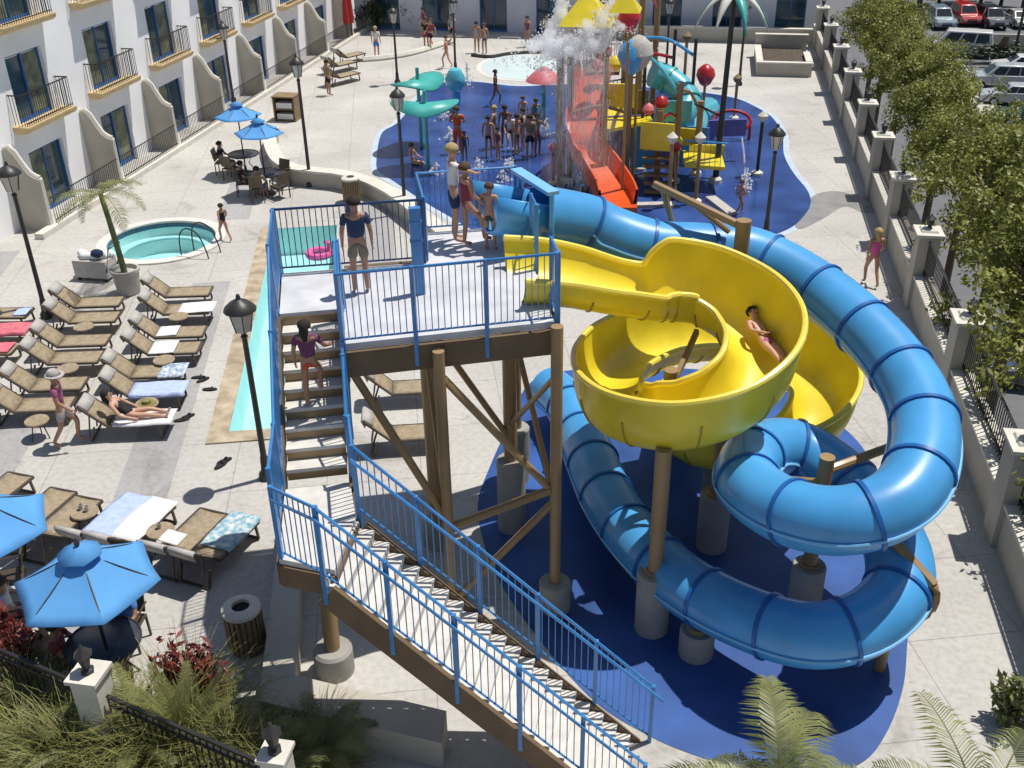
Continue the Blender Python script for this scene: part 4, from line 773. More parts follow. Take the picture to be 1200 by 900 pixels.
def person(loc,rz,pose,label,skinm='skinl',hair='hair_dark',clothes=(),h=1.72,near=False,hat=None,group='people at the water park',longhair=False):
    J=dict(BJ); J.update(POSE[pose]); t=thing('person',label,'person',loc,group,rz,local=True); t.scale=(h/1.78,)*3; sub=2 if near else 1
    body=skin((pose,sub,'body'),J,list(BJ),ED,RJ,sub); me=body.copy()
    # hands with fingers, nose, ears: joined into the body mesh
    b=MB(); hd=Vector(J['head']); tp_=Vector(J['top']); upv=(tp_-Vector(J['neck'])).normalized(); fw=Vector((0,1,0)); fw=(fw-fw.dot(upv)*upv).normalized(); sdv=fw.cross(upv)
    b.tube([hd+fw*.075-upv*.0,hd+fw*.115-upv*.025],[.012,.02],5); b.ball(hd+sdv*.088-upv*.01,.024,6,4); b.ball(hd-sdv*.088-upv*.01,.024,6,4)
    for s_ in 'LR':
        wr=Vector(J['wr'+s_]); ha=Vector(J['ha'+s_]); d=(ha-wr).normalized(); sd_=d.cross(Vector((0,0,1)) if abs(d.z)<.9 else Vector((1,0,0))).normalized(); nn=sd_.cross(d)
        for q,(o_,L) in enumerate(((-.027,.058),(-.009,.07),(.009,.066),(.026,.052))): a=ha+sd_*o_; b.tube([a-d*.01,a+d*L*.55,a+d*L*.9+nn*.02],[.0095,.0085,.0065],5)
        a=wr+(ha-wr)*.5; b.tube([a+sd_*-.025,a+sd_*-.055+d*.02,a+sd_*-.058+d*.055],[.011,.01,.008],5)
    o=put_mesh('body',me,skinm,t); bm=bmesh.new(); bm.from_mesh(o.data)
    vv=[bm.verts.new(v) for v in b.v]
    for f in b.f:
        try: bm.faces.new([vv[i] for i in f])
        except ValueError: pass
    bm.to_mesh(o.data); bm.free(); o.data.shade_smooth()
    # eyes and mouth
    fb=MB(); 
    for e in (-1,1): fb.ball(hd+fw*.088+sdv*.032*e+upv*.012,.011,6,4)
    fb.build('eyes','c_black',o); MB().box(tuple(hd+fw*.092-upv*.055),(.05,.01,.012)).build('mouth','c_maroon',o)
    # hair
    hb=MB(); cen=hd-fw*.018+upv*.045; n,m_=10,6; rows=[]
    for i in range(m_+1):
        th=math.pi*.62*i/m_
        for k in range(n):
            a=2*math.pi*k/n; rr_=.112+(.012 if i>3 else 0); front=max(0,math.sin(a)); thh=th*(1-.30*front)
            p=cen+(sdv*math.cos(a)+fw*math.sin(a))*rr_*math.sin(thh)+upv*.108*math.cos(thh); hb.v.append(p)
    for i in range(m_):
        for k in range(n): a=i*n+k; c=i*n+(k+1)%n; hb.f.append((a,c,c+n,a+n))
    if longhair: hb.tube([hd-fw*.07+upv*.05,hd-fw*.10-upv*.08,hd-fw*.09-upv*.24],[.085,.085,.04],8)
    hb.build('hair',hair,o,ang=80)
    if hat:
        hb=MB(); base=[(.125,0),(.13,.02),(.12,.08),(.08,.12),(.001,.13)]; hh=MB(); hh.lathe(base,(0,0,0),12); hh.lathe([(.12,.0),(.19,-.005),(.19,.01),(.12,.02)],(0,.03,0),14,caps=False)
        Mx=Matrix((sdv,fw,upv)).transposed(); hh.v=[hd+upv*.06+Mx@v for v in hh.v]; hh.build('hat',hat,t)
    for kind,m in clothes:
        J2=dict(J); rad=dict(RJ); fk=1.13 if kind=='suit' else 1.24; rad={k:(v[0]*fk+.006,v[1]*fk+.006) for k,v in rad.items()}
        if kind in('shorts','trunks'):
            names=['w','pelvis']; J2['w']=midp(J,'pelvis','spine',.35); rad['w']=(.14,.10); ed=[('w','pelvis')]
            for s_ in 'LR':
                q='t'+s_; J2[q]=midp(J,'hip'+s_,'knee'+s_,.72 if kind=='shorts' else .45); rad[q]=(.088,.09); names+=['hip'+s_,q]; ed+=[('pelvis','hip'+s_),('hip'+s_,q)]
        elif kind=='trousers':
            names=['w','pelvis']; J2['w']=midp(J,'pelvis','spine',.35); rad['w']=(.14,.10); ed=[('w','pelvis')]
            for s_ in 'LR':
                q='t'+s_; J2[q]=midp(J,'knee'+s_,'ank'+s_,.9); rad[q]=(.055,.055); names+=['hip'+s_,'knee'+s_,q]; ed+=[('pelvis','hip'+s_),('hip'+s_,'knee'+s_),('knee'+s_,q)]
        elif kind=='shirt':
            names=['pelvis','spine','chest','nb']; J2['nb']=midp(J,'chest','neck',.55); rad['nb']=(.085,.075); ed=[('pelvis','spine'),('spine','chest'),('chest','nb')]; rad['pelvis']=(.16,.115)
            for s_ in 'LR':
                q='a'+s_; J2[q]=midp(J,'sh'+s_,'el'+s_,.7); rad[q]=(.056,.056); names+=['sh'+s_,q]; ed+=[('chest','sh'+s_),('sh'+s_,q)]
        elif kind=='suit':
            names=['pelvis','spine','chest','nb']; J2['nb']=midp(J,'chest','neck',.2); rad['nb']=(.12,.09); ed=[('pelvis','spine'),('spine','chest'),('chest','nb')]
            for s_ in 'LR': q='t'+s_; J2[q]=midp(J,'hip'+s_,'knee'+s_,.12); rad[q]=(.092,.095); names+=[q]; ed+=[('pelvis',q)]
        me=skin((pose,1,kind),J2,names,ed,rad,1); put_mesh({'shirt':'shirt','shorts':'shorts','trunks':'swim_trunks','suit':'swimsuit','trousers':'trousers'}[kind],me,m,t)
    return t
def at(px,py,z=0): return g(px,py,z)
W=lambda a: R(a)  # facing: rz=0 looks +Y (away), 180 looks at the camera
person(at(83,521),W(-70),'walk','man in a plum shirt and pale shorts walking past the loungers','skinm','hair_brown',[('shirt','c_pink'),('shorts','c_grey')],1.78,True,hat='c_grey')
c=Bp[6][0]; person((c.x-.22*Bp[6][1].x,c.y-.22*Bp[6][1].y,.385),R(13-90),'recline','dark-haired woman in a black swimsuit reclining on a poolside lounger','skinl','hair_dark',[('suit','c_black')],1.62,True,longhair=True)
person(at(265,283),W(60),'walk','slim child in dark swimwear walking beside the hot tub','skinm','hair_dark',[('suit','c_black')],1.25)
# on the tower
person(at(424,343,PZ),W(20),'stand','man in a navy shirt and khaki shorts standing behind the platform railing','skinm','hair_dark',[('shirt','c_navy'),('shorts','c_khaki')],1.56,True)
person(at(534,283,PZ),W(-70),'point','tall man in a white shirt pointing ahead at the tube slide entrance','skinl','hair_blond',[('shirt','c_white'),('shorts','c_navy')],1.72,True)
person(at(548,291,PZ),W(-55),'step','girl in a red swimsuit stepping towards the slide on the platform','skinm','hair_brown',[('suit','c_maroon')],1.5,True)
person(at(575,294,PZ),W(-10),'stand','bare-backed boy in dark green trunks waiting at the tube slide','skinm','hair_brown',[('trunks','c_green')],1.2,True)
sp=uL+(bL-uL)*.56+side*.5; person((sp.x,sp.y,4.18),W(10),'climb','woman in a plum top and red shorts climbing the upper stairs','skinm','hair_dark',[('shirt','c_plum'),('trunks','c_red')],1.38,True,longhair=True)
# slider in the yellow bowl
sx,sy=ctr[0]+rr*1.17*math.cos(R(28)),ctr[1]+rr*1.17*math.sin(R(28)); o=person((sx,sy,4.09),R(-62-90+0),'slide','child with dark hair lying back while sliding down the yellow bowl','skinl','hair_dark',[('trunks','c_pink')],1.5,True); o.rotation_euler=(R(-6),R(-14),R(-152))
# right wall walker
person(at(1019,335),W(15),'walk','person in a light swimsuit walking along the right-hand wall','skinm','hair_blond',[('suit','c_hot')],1.7,False,longhair=True)
# splash pad crowd
crowd=[(537,180,0,'fold',1.85,'skinm','hair_brown',[('shirt','c_red'),('trousers','c_red')],'tall person in an orange-red outfit standing alone on the splash pad'),
(545,190,30,'stand',1.2,'skind','hair_dark',[('suit','c_navy')],'child in dark swimwear just right of the orange-red figure'),
(573,184,0,'stand',1.6,'skinm','hair_dark',[('trunks','c_black')],'boy in black trunks at the left of the splash pad group'),
(580,174,90,'fold',1.7,'skinl','hair_blond',[('suit','c_khaki')],'fair-haired woman in a khaki swimsuit in the splash pad group'),
(584,188,-40,'stand',1.3,'skinm','hair_dark',[('suit','c_plum')],'girl in a plum swimsuit at the front of the splash pad group'),
(592,172,20,'stand',1.65,'skind','hair_dark',[('trunks','c_navy')],'dark-skinned man in navy trunks in the splash pad group'),
(598,176,200,'step',1.45,'skinl','hair_brown',[('shirt','c_white'),('trunks','c_navy')],'person in a bright white shirt in the splash pad group'),
(606,182,60,'stand',1.6,'skinm','hair_dark',[('trunks','c_green')],'man in green trunks beside the person in white'),
(613,176,120,'fold',1.65,'skinl','hair_dark',[('suit','c_black')],'woman in a black swimsuit near the wooden posts'),
(621,186,10,'stand',1.7,'skinm','hair_dark',[('shirt','c_khaki'),('shorts','c_black')],'man in a khaki shirt left of the wooden posts'),
(630,182,-30,'armsup',1.65,'skind','hair_dark',[('trunks','c_maroon')],'man in maroon trunks raising one arm under the bucket'),
(628,158,40,'stand',1.5,'skinm','hair_brown',[('suit','c_teal')],'girl in a teal swimsuit behind the wooden posts'),
(613,152,0,'stand',1.4,'skinl','hair_brown',[('trunks','c_blue')],'boy in blue trunks near the pink mushroom'),
(581,124,-90,'walk',1.6,'skind','hair_dark',[('suit','c_black')],'woman in black walking near the back of the splash pad'),
(662,190,0,'stand',1.2,'skinl','hair_brown',[('suit','c_hot')],'small child in bright pink standing left of the red slide'),
(748,200,90,'stand',1.15,'skinm','hair_dark',[('suit','c_red')],'small child in red right of the red slide'),
(866,252,-60,'walk',1.2,'skinm','hair_brown',[('trunks','c_maroon')],'child in maroon trunks by the white ground jet'),
(690,178,0,'stand',1.2,'skind','hair_dark',[('trunks','c_navy')],'child in navy trunks beside the top of the red slide run')]
for x_,y_,rz,po,h_,sk_,ha_,cl,l in crowd: person(at(x_,y_),W(rz),po,l,sk_,ha_,cl,h_)
person(at(484,192)-Vector((0,0,.38)),W(-100),'sit','person sitting low on the splash pad beside the teal leaf pole','skinl','hair_brown',[('trunks','c_green')],1.6)
far=[(442,68,0,'stand','skinl','hair_blond',[('shirt','c_white'),('shorts','c_blue')],'person in a white shirt on the far terrace kerb'),(500,57,180,'stand','skinm','hair_dark',[('shirt','c_black'),('shorts','c_maroon')],'person in a black shirt on the far terrace, left of a pair'),(506,58,150,'walk','skinl','hair_brown',[('shirt','c_maroon'),('shorts','c_black')],'person in maroon on the far terrace, right of a pair'),(524,80,90,'walk','skinl','hair_brown',[('suit','c_red')],'child in red walking across the far deck'),(559,62,0,'stand','skinm','hair_dark',[('suit','c_grey')],'person in pale swimwear beside the far wading pool'),(568,64,40,'stand','skinm','hair_brown',[('trunks','c_navy')],'child in navy trunks beside the far wading pool'),(386,112,-40,'stand','skinm','hair_dark',[('shirt','c_khaki'),('shorts','c_black')],'person in khaki standing by the hotel terrace corner'),(531,52,200,'walk','skinm','hair_dark',[('shirt','c_grey'),('shorts','c_black')],'person in grey near the far lamp post'),(641,52,180,'stand','skinl','hair_dark',[('shirt','c_white'),('shorts','c_navy')],'person in white near the back hotel wall'),(618,55,160,'stand','skinm','hair_dark',[('suit','c_plum')],'person in plum behind the wading pool'),(497,43,120,'walk','skinm','hair_dark',[('shirt','c_plum'),('shorts','c_khaki')],'person in plum shirt close to the back hotel doors')]
for x_,y_,rz,po,sk_,ha_,cl,l in far: person(at(x_,y_),W(rz),po,l,sk_,ha_,cl,1.65)
def seated(cc,a,r_,l,cl,sk_='skinm',ha_='hair_dark',h_=1.68): person((cc.x+r_*math.cos(R(a)),cc.y+r_*math.sin(R(a)),-.02),R(a+90),'sit',l,sk_,ha_,cl,h_)
seated(c3,200,.75,'person in dark clothes seated left at the nearer hotel-side table',[('shirt','c_black'),('shorts','c_navy')]); seated(c3,275,.75,'person in khaki seated on the camera side of the nearer hotel-side table',[('shirt','c_khaki'),('shorts','c_blue')]); seated(c4_,190,.8,'person in black seated at the farther hotel-side table',[('shirt','c_black'),('shorts','c_black')])
seated(ft,195,.62,'person in dark red seated at the front table under the big parasol',[('shirt','c_maroon'),('shorts','c_maroon')]); seated(ft,95,.7,'person in blue seated behind the front table under the big parasol',[('shirt','c_blue'),('shorts','c_navy')])
person(at(22,742)+Vector((0,0,-.02)),W(-60),'sit','person in a white top seated by the red-leaved shrub','skinl','hair_brown',[('shirt','c_white'),('shorts','c_plum')],1.65); CH.put(at(22,742),W(-60),'chair holding the person in a white top by the red-leaved shrub','bronze patio chairs')
fl_=at(374,300,-.06); t=thing('pool_float','pink ring float drifting in the lap pool','float',fl_); b=MB()
b.tube([(fl_.x+.3*math.cos(k*math.pi/8),fl_.y+.3*math.sin(k*math.pi/8),.02) for k in range(17)],.11,8,caps=False); b.build('ring','c_hot',t)
b=MB().tube([(fl_.x+.3,fl_.y,.1),(fl_.x+.34,fl_.y,.38),(fl_.x+.22,fl_.y-.05,.44)],.06,6); b.build('neck','c_hot',t)
# ================================================================== PLAY STRUCTURE
GP='water play features on the splash pad'
ps=thing('play_structure','big water play tower with tan posts, yellow roof and decks on the blue pad','play structure',g(720,190))
def pposts(lst,m='tan',r=.11):
    for x_,y_,h_ in lst:
        p=g(x_,y_); MB().tube([(p.x,p.y,.05),(p.x,p.y,h_)],r,10).build('post',m,ps); MB().lathe([(.2,0),(.2,.12),(.13,.2)],(p.x,p.y,0),10).build('foot','cap',ps)
pposts([(656,212,4.7),(667,214,4.8),(708,166,6.2),(728,176,6.2),(733,214,5.2),(745,180,6.5),(790,214,3.4),(769,218,2.6),(762,172,5.6),(700,150,5.2),(655,160,4.4),(815,205,2.6)])
pposts([(750,200,4.2),(783,176,4.4),(806,182,4.2)],'darkmetal',.06)
def pslab(pts,z,th,m,name):
    MB().prism([tuple(g(a_,b_,z)[:2]) for a_,b_ in pts],z-th,z).build(name,m,ps,smooth=False)
pslab([(682,70),(722,69),(726,84),(686,85)],3.3,.12,'basket','deck'); pslab([(705,128),(752,120),(765,140),(712,152)],1.9,.12,'yellow','deck'); pslab([(757,150),(790,146),(800,164),(764,170)],1.6,.12,'yellow','deck'); pslab([(800,176),(846,182),(850,196),(802,192)],.9,.12,'yellow','deck')
pc=g(688,16,6.0); b=MB(); b.v=[Vector((pc.x+dx*.78,pc.y+dy*.78,5.75)) for dx,dy in((-1,-1),(1,-1),(1,1),(-1,1))]+[pc+Vector((0,0,.75))]; b.f=[(0,1,4),(1,2,4),(2,3,4),(3,0,4),(3,2,1,0)]; b.build('roof','yellow',ps,smooth=False)
pc=g(733,8,6.4); b=MB(); b.v=[Vector((pc.x+dx*.45,pc.y+dy*.45,6.3)) for dx,dy in((-1,-1),(1,-1),(1,1),(-1,1))]+[pc+Vector((0,0,.55))]; b.f=[(0,1,4),(1,2,4),(2,3,4),(3,0,4),(3,2,1,0)]; b.build('roof','yellow',ps,smooth=False)
for (x_,y_,z_,w_,h_,m) in [(722,112,2.7,1.5,.8,'yellow'),(735,160,1.2,1.6,1.5,'purple'),(770,160,1.9,1.1,.9,'yellow'),(800,160,1.3,1.0,.6,'yellow'),(828,178,.9,1.2,.5,'yellow'),(790,130,2.2,1.2,.7,'cyan'),(852,150,1.2,1.4,.6,'purple'),(815,168,.8,.9,1.2,'tube')]:
    c=g(x_,y_,z_); o=MB().box(c,(w_,.09,h_),R(random.choice((5,15,-10)))).build('panel',m,ps,smooth=False)
def prail(a,c,h=.95,m='darkmetal'):
    a=Vector(a);c=Vector(c); b=MB(); Z=Vector((0,0,1)); b.tube([a+Z*h,c+Z*h],.03,6); n=max(2,int((c-a).length/.16))
    for q in range(n+1): b.bar(a+(c-a)*q/n,a+(c-a)*q/n+Z*h,.02)
    b.build('railing',m,ps)
prail(g(682,70,3.3),g(722,69,3.3)); prail(g(706,85,3.3),g(726,84,3.3)); prail(g(705,128,1.9),g(752,120,1.9)); prail(g(800,192,.9),g(850,196,.9),.8,'tube'); prail(g(757,150,1.6),g(790,146,1.6))
for (p0,p1,m_,r_) in [((656,212,3.9),(708,166,3.9),'tan',.07),((733,214,3.6),(745,180,3.6),'tan',.07),((667,214,2.4),(733,214,2.4),'tan',.06),((708,166,5.0),(745,180,5.0),'crimson',.06),((733,214,4.6),(790,214,3.0),'cyan',.06),((790,214,3.2),(815,205,2.2),'tan',.06),((728,176,3.2),(783,176,3.4),'crimson',.06),((745,180,4.2),(806,182,3.6),'tube',.06),((762,172,5.0),(745,180,5.6),'pink',.05),((769,218,2.2),(790,214,2.2),'crimson',.05)]:
    q0=g(p0[0],p0[1]); q1=g(p1[0],p1[1]); q0.z=p0[2]; q1.z=p1[2]; mid=(q0+q1)/2+Vector((0,0,.25)); MB().tube(cr([tuple(q0),tuple(mid),tuple(q1)],4),r_,7).build('pipe',m_,ps)
for (x_,y_,h_,m_) in [(752,205,1.9,'tube'),(775,196,1.3,'purple'),(742,196,2.9,'basket')]:
    q=g(x_,y_); MB().box((q.x,q.y,h_*.55),(.85,.07,h_*.8),R(12)).build('panel',m_,ps,smooth=False)
for (x_,y_,z_,r_,m_) in [(706,60,4.3,.34,'crimson'),(722,74,3.9,.26,'yellow'),(775,120,2.8,.25,'crimson'),(760,128,2.6,.22,'pink'),(700,76,3.7,.22,'pink'),(792,172,1.5,.2,'crimson')]:
    MB().lathe([(.02,-r_),(r_*.8,-r_*.5),(r_,0),(r_*.7,r_*.6),(.02,r_)],g(x_,y_,z_),10).build('ball',m_,ps)
# stairs of the play tower
a_,c_=g(772,225,.1),g(770,165,1.6); b=MB()
for i in range(7): p=a_.lerp(c_,i/6); b.box(p,(1.0,.26,.06))
b.build('steps','basket',ps,smooth=False); MB().bar(a_+Vector((.55,0,0)),c_+Vector((.55,0,0)),.06,.22).build('stringer','tan',ps,smooth=False)
# tipping water trough
t=thing('tipping_trough','brown tipping trough on tan posts pouring white water above the red slide','water feature',g(683,190),GP)
a_,c_=g(657,56,4.9),g(712,32,5.4); MB().bar(a_,c_,.28,.16).build('trough','brown',t,smooth=False); 
for p in (a_,c_): MB().tube([(p.x,p.y,.0),(p.x,p.y,p.z)],.09,10).build('post','tan',t)
# splash
rnd=random.Random(5); b=MB()
def drop(c,r):
    b.add([c+Vector((r,0,0)),c+Vector((-r,0,0)),c+Vector((0,r,0)),c+Vector((0,-r,0)),c+Vector((0,0,r*1.3)),c+Vector((0,0,-r*1.3))],[(0,2,4),(2,1,4),(1,3,4),(3,0,4),(2,0,5),(1,2,5),(3,1,5),(0,3,5)])
def blob(name,balls,vox,m,label,cat):
    b=MB()
    for c,r in balls: b.ball(c,r,10,7)
    o=b.build(name,m); md=o.modifiers.new('join','REMESH'); md.mode='VOXEL'; md.voxel_size=vox; return tag(o,label,cat,kind='stuff')
balls=[]
for cx,cy,z,sx_,sz,n,r in [(657,34,5.5,.35,.95,110,.22),(652,54,5.2,.75,.4,130,.2),(678,50,5.3,.9,.35,130,.19),(704,34,5.7,.6,.4,100,.18),(714,12,6.1,.22,.8,40,.15),(640,72,4.6,.8,.5,16,.14)]:
    c0=g(cx,cy,z)
    for _ in range(n): u=rnd.gauss(0,.5); balls.append((c0+Vector((u*sx_,rnd.gauss(0,.3),rnd.gauss(0,.5)*sz*(1.2-min(1,abs(u))))),r*rnd.uniform(.22,.8)))
    for _ in range(260): u=rnd.gauss(0,.6); drop(c0+Vector((u*sx_*1.4,rnd.gauss(0,.45),rnd.gauss(0,.6)*sz*(1.25-min(1,abs(u))))),rnd.uniform(.01,.035))
tag(b.build('splash_drops','spray',smooth=True,fix=False),'scattered white drops round the water burst over the tipping trough','water splash',kind='stuff')
blob('water_splash',balls,.05,'mist','white misty burst of water thrown up over the tipping trough','water splash')
balls=[]
for i in range(60):
    u=rnd.random(); p=a_.lerp(c_,u); balls.append((Vector((p.x+rnd.gauss(0,.35),p.y+rnd.gauss(-.2,.45),rnd.uniform(.5,4.4))),rnd.uniform(.25,.55)))
blob('falling_mist',balls,.09,'thinmist','thin haze of fine water drifting below the tipping trough','falling water')
b=MB()
for i in range(90):
    u=rnd.random(); p=a_.lerp(c_,u)+Vector((0,rnd.uniform(-.4,.15),-.1)); L=rnd.uniform(.8,3.9); n=5; pts=[p+Vector((rnd.uniform(-.03,.03),-.16*(q/n)**1.5,-L*q/n)) for q in range(n+1)]; b.tube(pts,[.022*rnd.uniform(.5,1.5)*(1-.12*q) for q in range(n+1)],5)
for _ in range(900): u=rnd.random(); p=a_.lerp(c_,u); c=Vector((p.x+rnd.gauss(0,.3),p.y+rnd.gauss(-.25,.35),rnd.uniform(.6,4.9))); b.tube([c,c-Vector((0,.01,rnd.uniform(.08,.3)))],rnd.uniform(.006,.014),4)
tag(b.build('falling_water','stream',fix=False),'thin white streams of water falling from the tipping trough','falling water',kind='stuff')
# red slide
t=thing('red_slide','orange-red play slide running down to the near edge of the splash pad','slide',g(716,236),GP)
RP=[tuple(g(a_,b_,z)) for a_,b_,z in ((697,84,3.25),(692,102,2.95),(687,130,2.4),(684,158,1.85),(688,180,1.3),(705,205,.8),(719,228,.45),(724,242,.38))]
rp_=cr(RP,5); rows=[]; rows2=[]
for i,p in enumerate(rp_):
    p=Vector(p); d=Vector(rp_[min(i+1,len(rp_)-1)])-Vector(rp_[max(0,i-1)]); d.z=0; d.normalize(); x_=Vector((-d.y,d.x,0))
    rows.append([p+x_*s_+Vector((0,0,z_)) for s_,z_ in ((.62,.55),(.56,.55),(.47,.04),(-.47,.04),(-.56,.55),(-.62,.55))]); rows2.append([p+x_*s_+Vector((0,0,z_)) for s_,z_ in ((.62,.55),(.60,-.07),(-.60,-.07),(-.62,.55))])
b=loft(rows); b2=loft(rows2); b.add(b2.v,[q[::-1] for q in b2.f]); p=Vector(rp_[-1]); e_=rows[-1]; b.build('chute','red',t,fix=False,ang=30)
d=(Vector(rp_[-1])-Vector(rp_[-3])); d.z=0; d.normalize(); MB().box(p+Vector((0,0,-.1))-d*.1,(1.15,.9,.36),math.atan2(d.y,d.x)-math.pi/2).build('end_foot','red',t,smooth=False)
for i_ in (4,12,20): q=Vector(rp_[i_]); MB().tube([(q.x,q.y,0),(q.x,q.y,q.z-.05)],.08,8).build('leg','tan',t)
c=g(733,243); tag(MB().box((c.x-.2,c.y,.06),(3.2,.3,.09),R(12)).build('pad_beam','headpad',smooth=False),'white low beam lying across the foot of the red slide','beam')
c=g(845,243); tag(MB().box((c.x,c.y,.06),(.35,1.7,.09),R(25)).build('pad_beam','headpad',smooth=False),'white low beam lying alone on the blue pad by the right lamp','beam')
# cyan tube slide
t=thing('cyan_slide','turquoise curly play tube slide at the back of the splash pad','slide',g(790,150),GP)
CP=[tuple(g(a_,b_,z)) for a_,b_,z in ((765,86,2.9),(780,92,2.7),(797,104,2.4),(806,120,2.0),(796,138,1.6),(784,146,1.3),(792,158,1.0),(812,150,.9),(818,134,.8),(830,128,.6))]
cp_=cr(CP,5); MB().tube(cp_,.48,14).build('tube','cyan',t); 
for i_ in (6,14,22,30,38):
    q=Vector(cp_[i_]); d=(Vector(cp_[i_+1])-q).normalized(); MB().tube([q-d*.05,q+d*.05],.54,14).build('flange','teal',t)
for i_ in (8,26): q=Vector(cp_[i_]); MB().tube([(q.x,q.y,0),(q.x,q.y,q.z)],.07,8).build('leg','tan',t)
# buckets, sprayers
def bucket(px,py,z,foot_h,label,m,r=.32,stem='tan'):
    c=g(px,py,z); t=thing('spray_bucket',label,'water feature',(c.x,c.y,0),GP)
    MB().lathe([(.02,-r*1.25),(r*.55,-r*.9),(r,-r*.05),(r*.85,r*.6),(r*.4,r*1.0),(.02,r*1.15)],c,12).build('bucket',m,t); MB().tube([(c.x,c.y+.05,0),(c.x,c.y+.05,c.z)],.05,8).build('pole',stem,t); return t
bucket(737,20,5.9,0,'red ball bucket high on the play tower','crimson',.38); bucket(827,88,2.6,0,'red bucket on a thin pole at the back right of the pad','crimson',.36); bucket(748,62,4.4,0,'tall pale blue and white water drop on the play tower','headpad',.5); bucket(741,66,4.3,0,'blue water drop beside the white one on the play tower','tube',.5)
def leafspray(px,py,z,foot,label,rot,m='teal'):
    f=g(*foot); t=thing('leaf_sprayer',label,'water feature',f,GP); MB().tube([f,(f.x,f.y,z+.5)],.07,8).build('pole',m,t); b=MB(); b.v.append(Vector((f.x,f.y,z+.08)))
    for k in range(24): a=2*math.pi*k/24; rr_=1.0*(1+.22*math.cos(2*(a-rot))); b.v.append(Vector((f.x+rr_*math.cos(a),f.y+rr_*math.sin(a),z-.05+.18*math.cos(2*(a-rot)))))
    b.f=[(0,1+k,1+(k+1)%24) for k in range(24)]; o=b.build('leaf',m,t,fix=False); mo=o.modifiers.new('s','SOLIDIFY'); mo.thickness=.06
leafspray(501,124,2.3,(502,197),2 and 'nearer teal leaf-shaped sprayer at the left of the pad',.2); leafspray(493,95,2.5,(494,172),'farther teal leaf-shaped sprayer at the left edge of the pad',1.2)
f=g(637,140); t=thing('mushroom_sprayer','pink mushroom-shaped sprayer left of the tipping trough','water feature',f,GP); MB().tube([f,(f.x,f.y,1.75)],.09,8).build('pole','teal',t); MB().lathe([(.75,1.6),(.7,1.68),(.4,1.95),(.1,2.15),(.001,2.17)],(f.x,f.y,0),16).build('cap','pink',t)
f=g(535,130); t=thing('spray_totem','cyan bulb-topped water totem at the back left of the pad','water feature',f,GP); MB().tube([f,(f.x,f.y,1.0)],.2,10).build('pole','tube',t); MB().lathe([(.15,.8),(.42,1.1),(.45,1.4),(.25,1.75),(.001,1.85)],(f.x,f.y,0),14).build('bulb','cyan',t)
def jet(px,py,h_,label,m='crimson',top='pink'):
    f=g(px,py); t=thing('spray_post',label,'water feature',f,GP); MB().tube([f,(f.x,f.y,h_)],.06,8).build('pole',m,t); MB().lathe([(.02,h_-.05),(.16,h_+.08),(.18,h_+.2),(.02,h_+.36)],(f.x,f.y,0),10).build('nozzle',top,t); MB().lathe([(.2,.01),(.2,.1),(.1,.16)],(f.x,f.y,0),10).build('foot','cap',t)
jet(648,216,1.15,'short crimson spray post left of the red slide'); jet(815,238,2.0,'tan spray post on the right half of the pad','tan','cap'); jet(887,205,1.9,'brown spray post near the right edge of the pad','darkmetal','cap'); jet(783,242,2.1,'tan spray post right of the red slide foot','tan','cap'); jet(860,140,1.5,'tan spray post by the red ring at the back right','tan','basket'); jet(798,150,3.4,'slim tan post with a flat wooden bowl behind the cyan slide','tan','basket')
t=thing('ring_sprayer','crimson ring frame sprayer at the back right of the pad','water feature',g(858,150),GP); rc=g(858,142,.7); MB().tube([(rc.x+.7*math.cos(k*math.pi/8),rc.y+.25*math.sin(k*math.pi/8),rc.z+.35*math.sin(k*math.pi/8)) for k in range(17)],.07,7,caps=False).build('ring','crimson',t); MB().tube([(rc.x-.7,rc.y,0),(rc.x-.7,rc.y,rc.z)],.06,8).build('leg','crimson',t); MB().tube([(rc.x+.7,rc.y,0),(rc.x+.7,rc.y,rc.z)],.06,8).build('leg','crimson',t)
# metal palm
f=g(838,214); t=thing('metal_palm','tall dark pole with drooping pale metal palm fronds over the pad','water feature',f,GP); ph_=6.1
MB().tube([f,(f.x+.05,f.y,3),(f.x+.1,f.y,ph_)],[.11,.09,.08],10).build('pole','darkmetal',t); MB().ball((f.x+.1,f.y,ph_+.1),.2,10,8).build('hub','cap',t); MB().lathe([(.22,0),(.22,.14),(.12,.22)],f,12).build('foot','cap',t)
for k in range(8):
    a=k*math.pi/4+.35; b=MB(); n=8
    for i in range(n+1):
        u=i/n; r_=1.25*u; z_=ph_+.25*math.sin(u*2.2)-1.15*u*u; w_=.15*math.sin(math.pi*min(1,.12+u*.95)); c_=Vector((f.x+.1+r_*math.cos(a),f.y+r_*math.sin(a),z_)); s_=Vector((-math.sin(a),math.cos(a),0))*w_; b.v+=[c_+s_-Vector((0,0,.05)),c_,c_-s_-Vector((0,0,.05))]
    for i in range(n): b.f+=[(3*i,3*i+3,3*i+4,3*i+1),(3*i+1,3*i+4,3*i+5,3*i+2)]
    o=b.build('frond','teal' if k%3==0 else 'cap',t,fix=False); mo=o.modifiers.new('s','SOLIDIFY'); mo.thickness=.03
MB().tube([(f.x,f.y,2.3),(f.x-.9,f.y,2.7)],.04,6).build('branch','darkmetal',t)
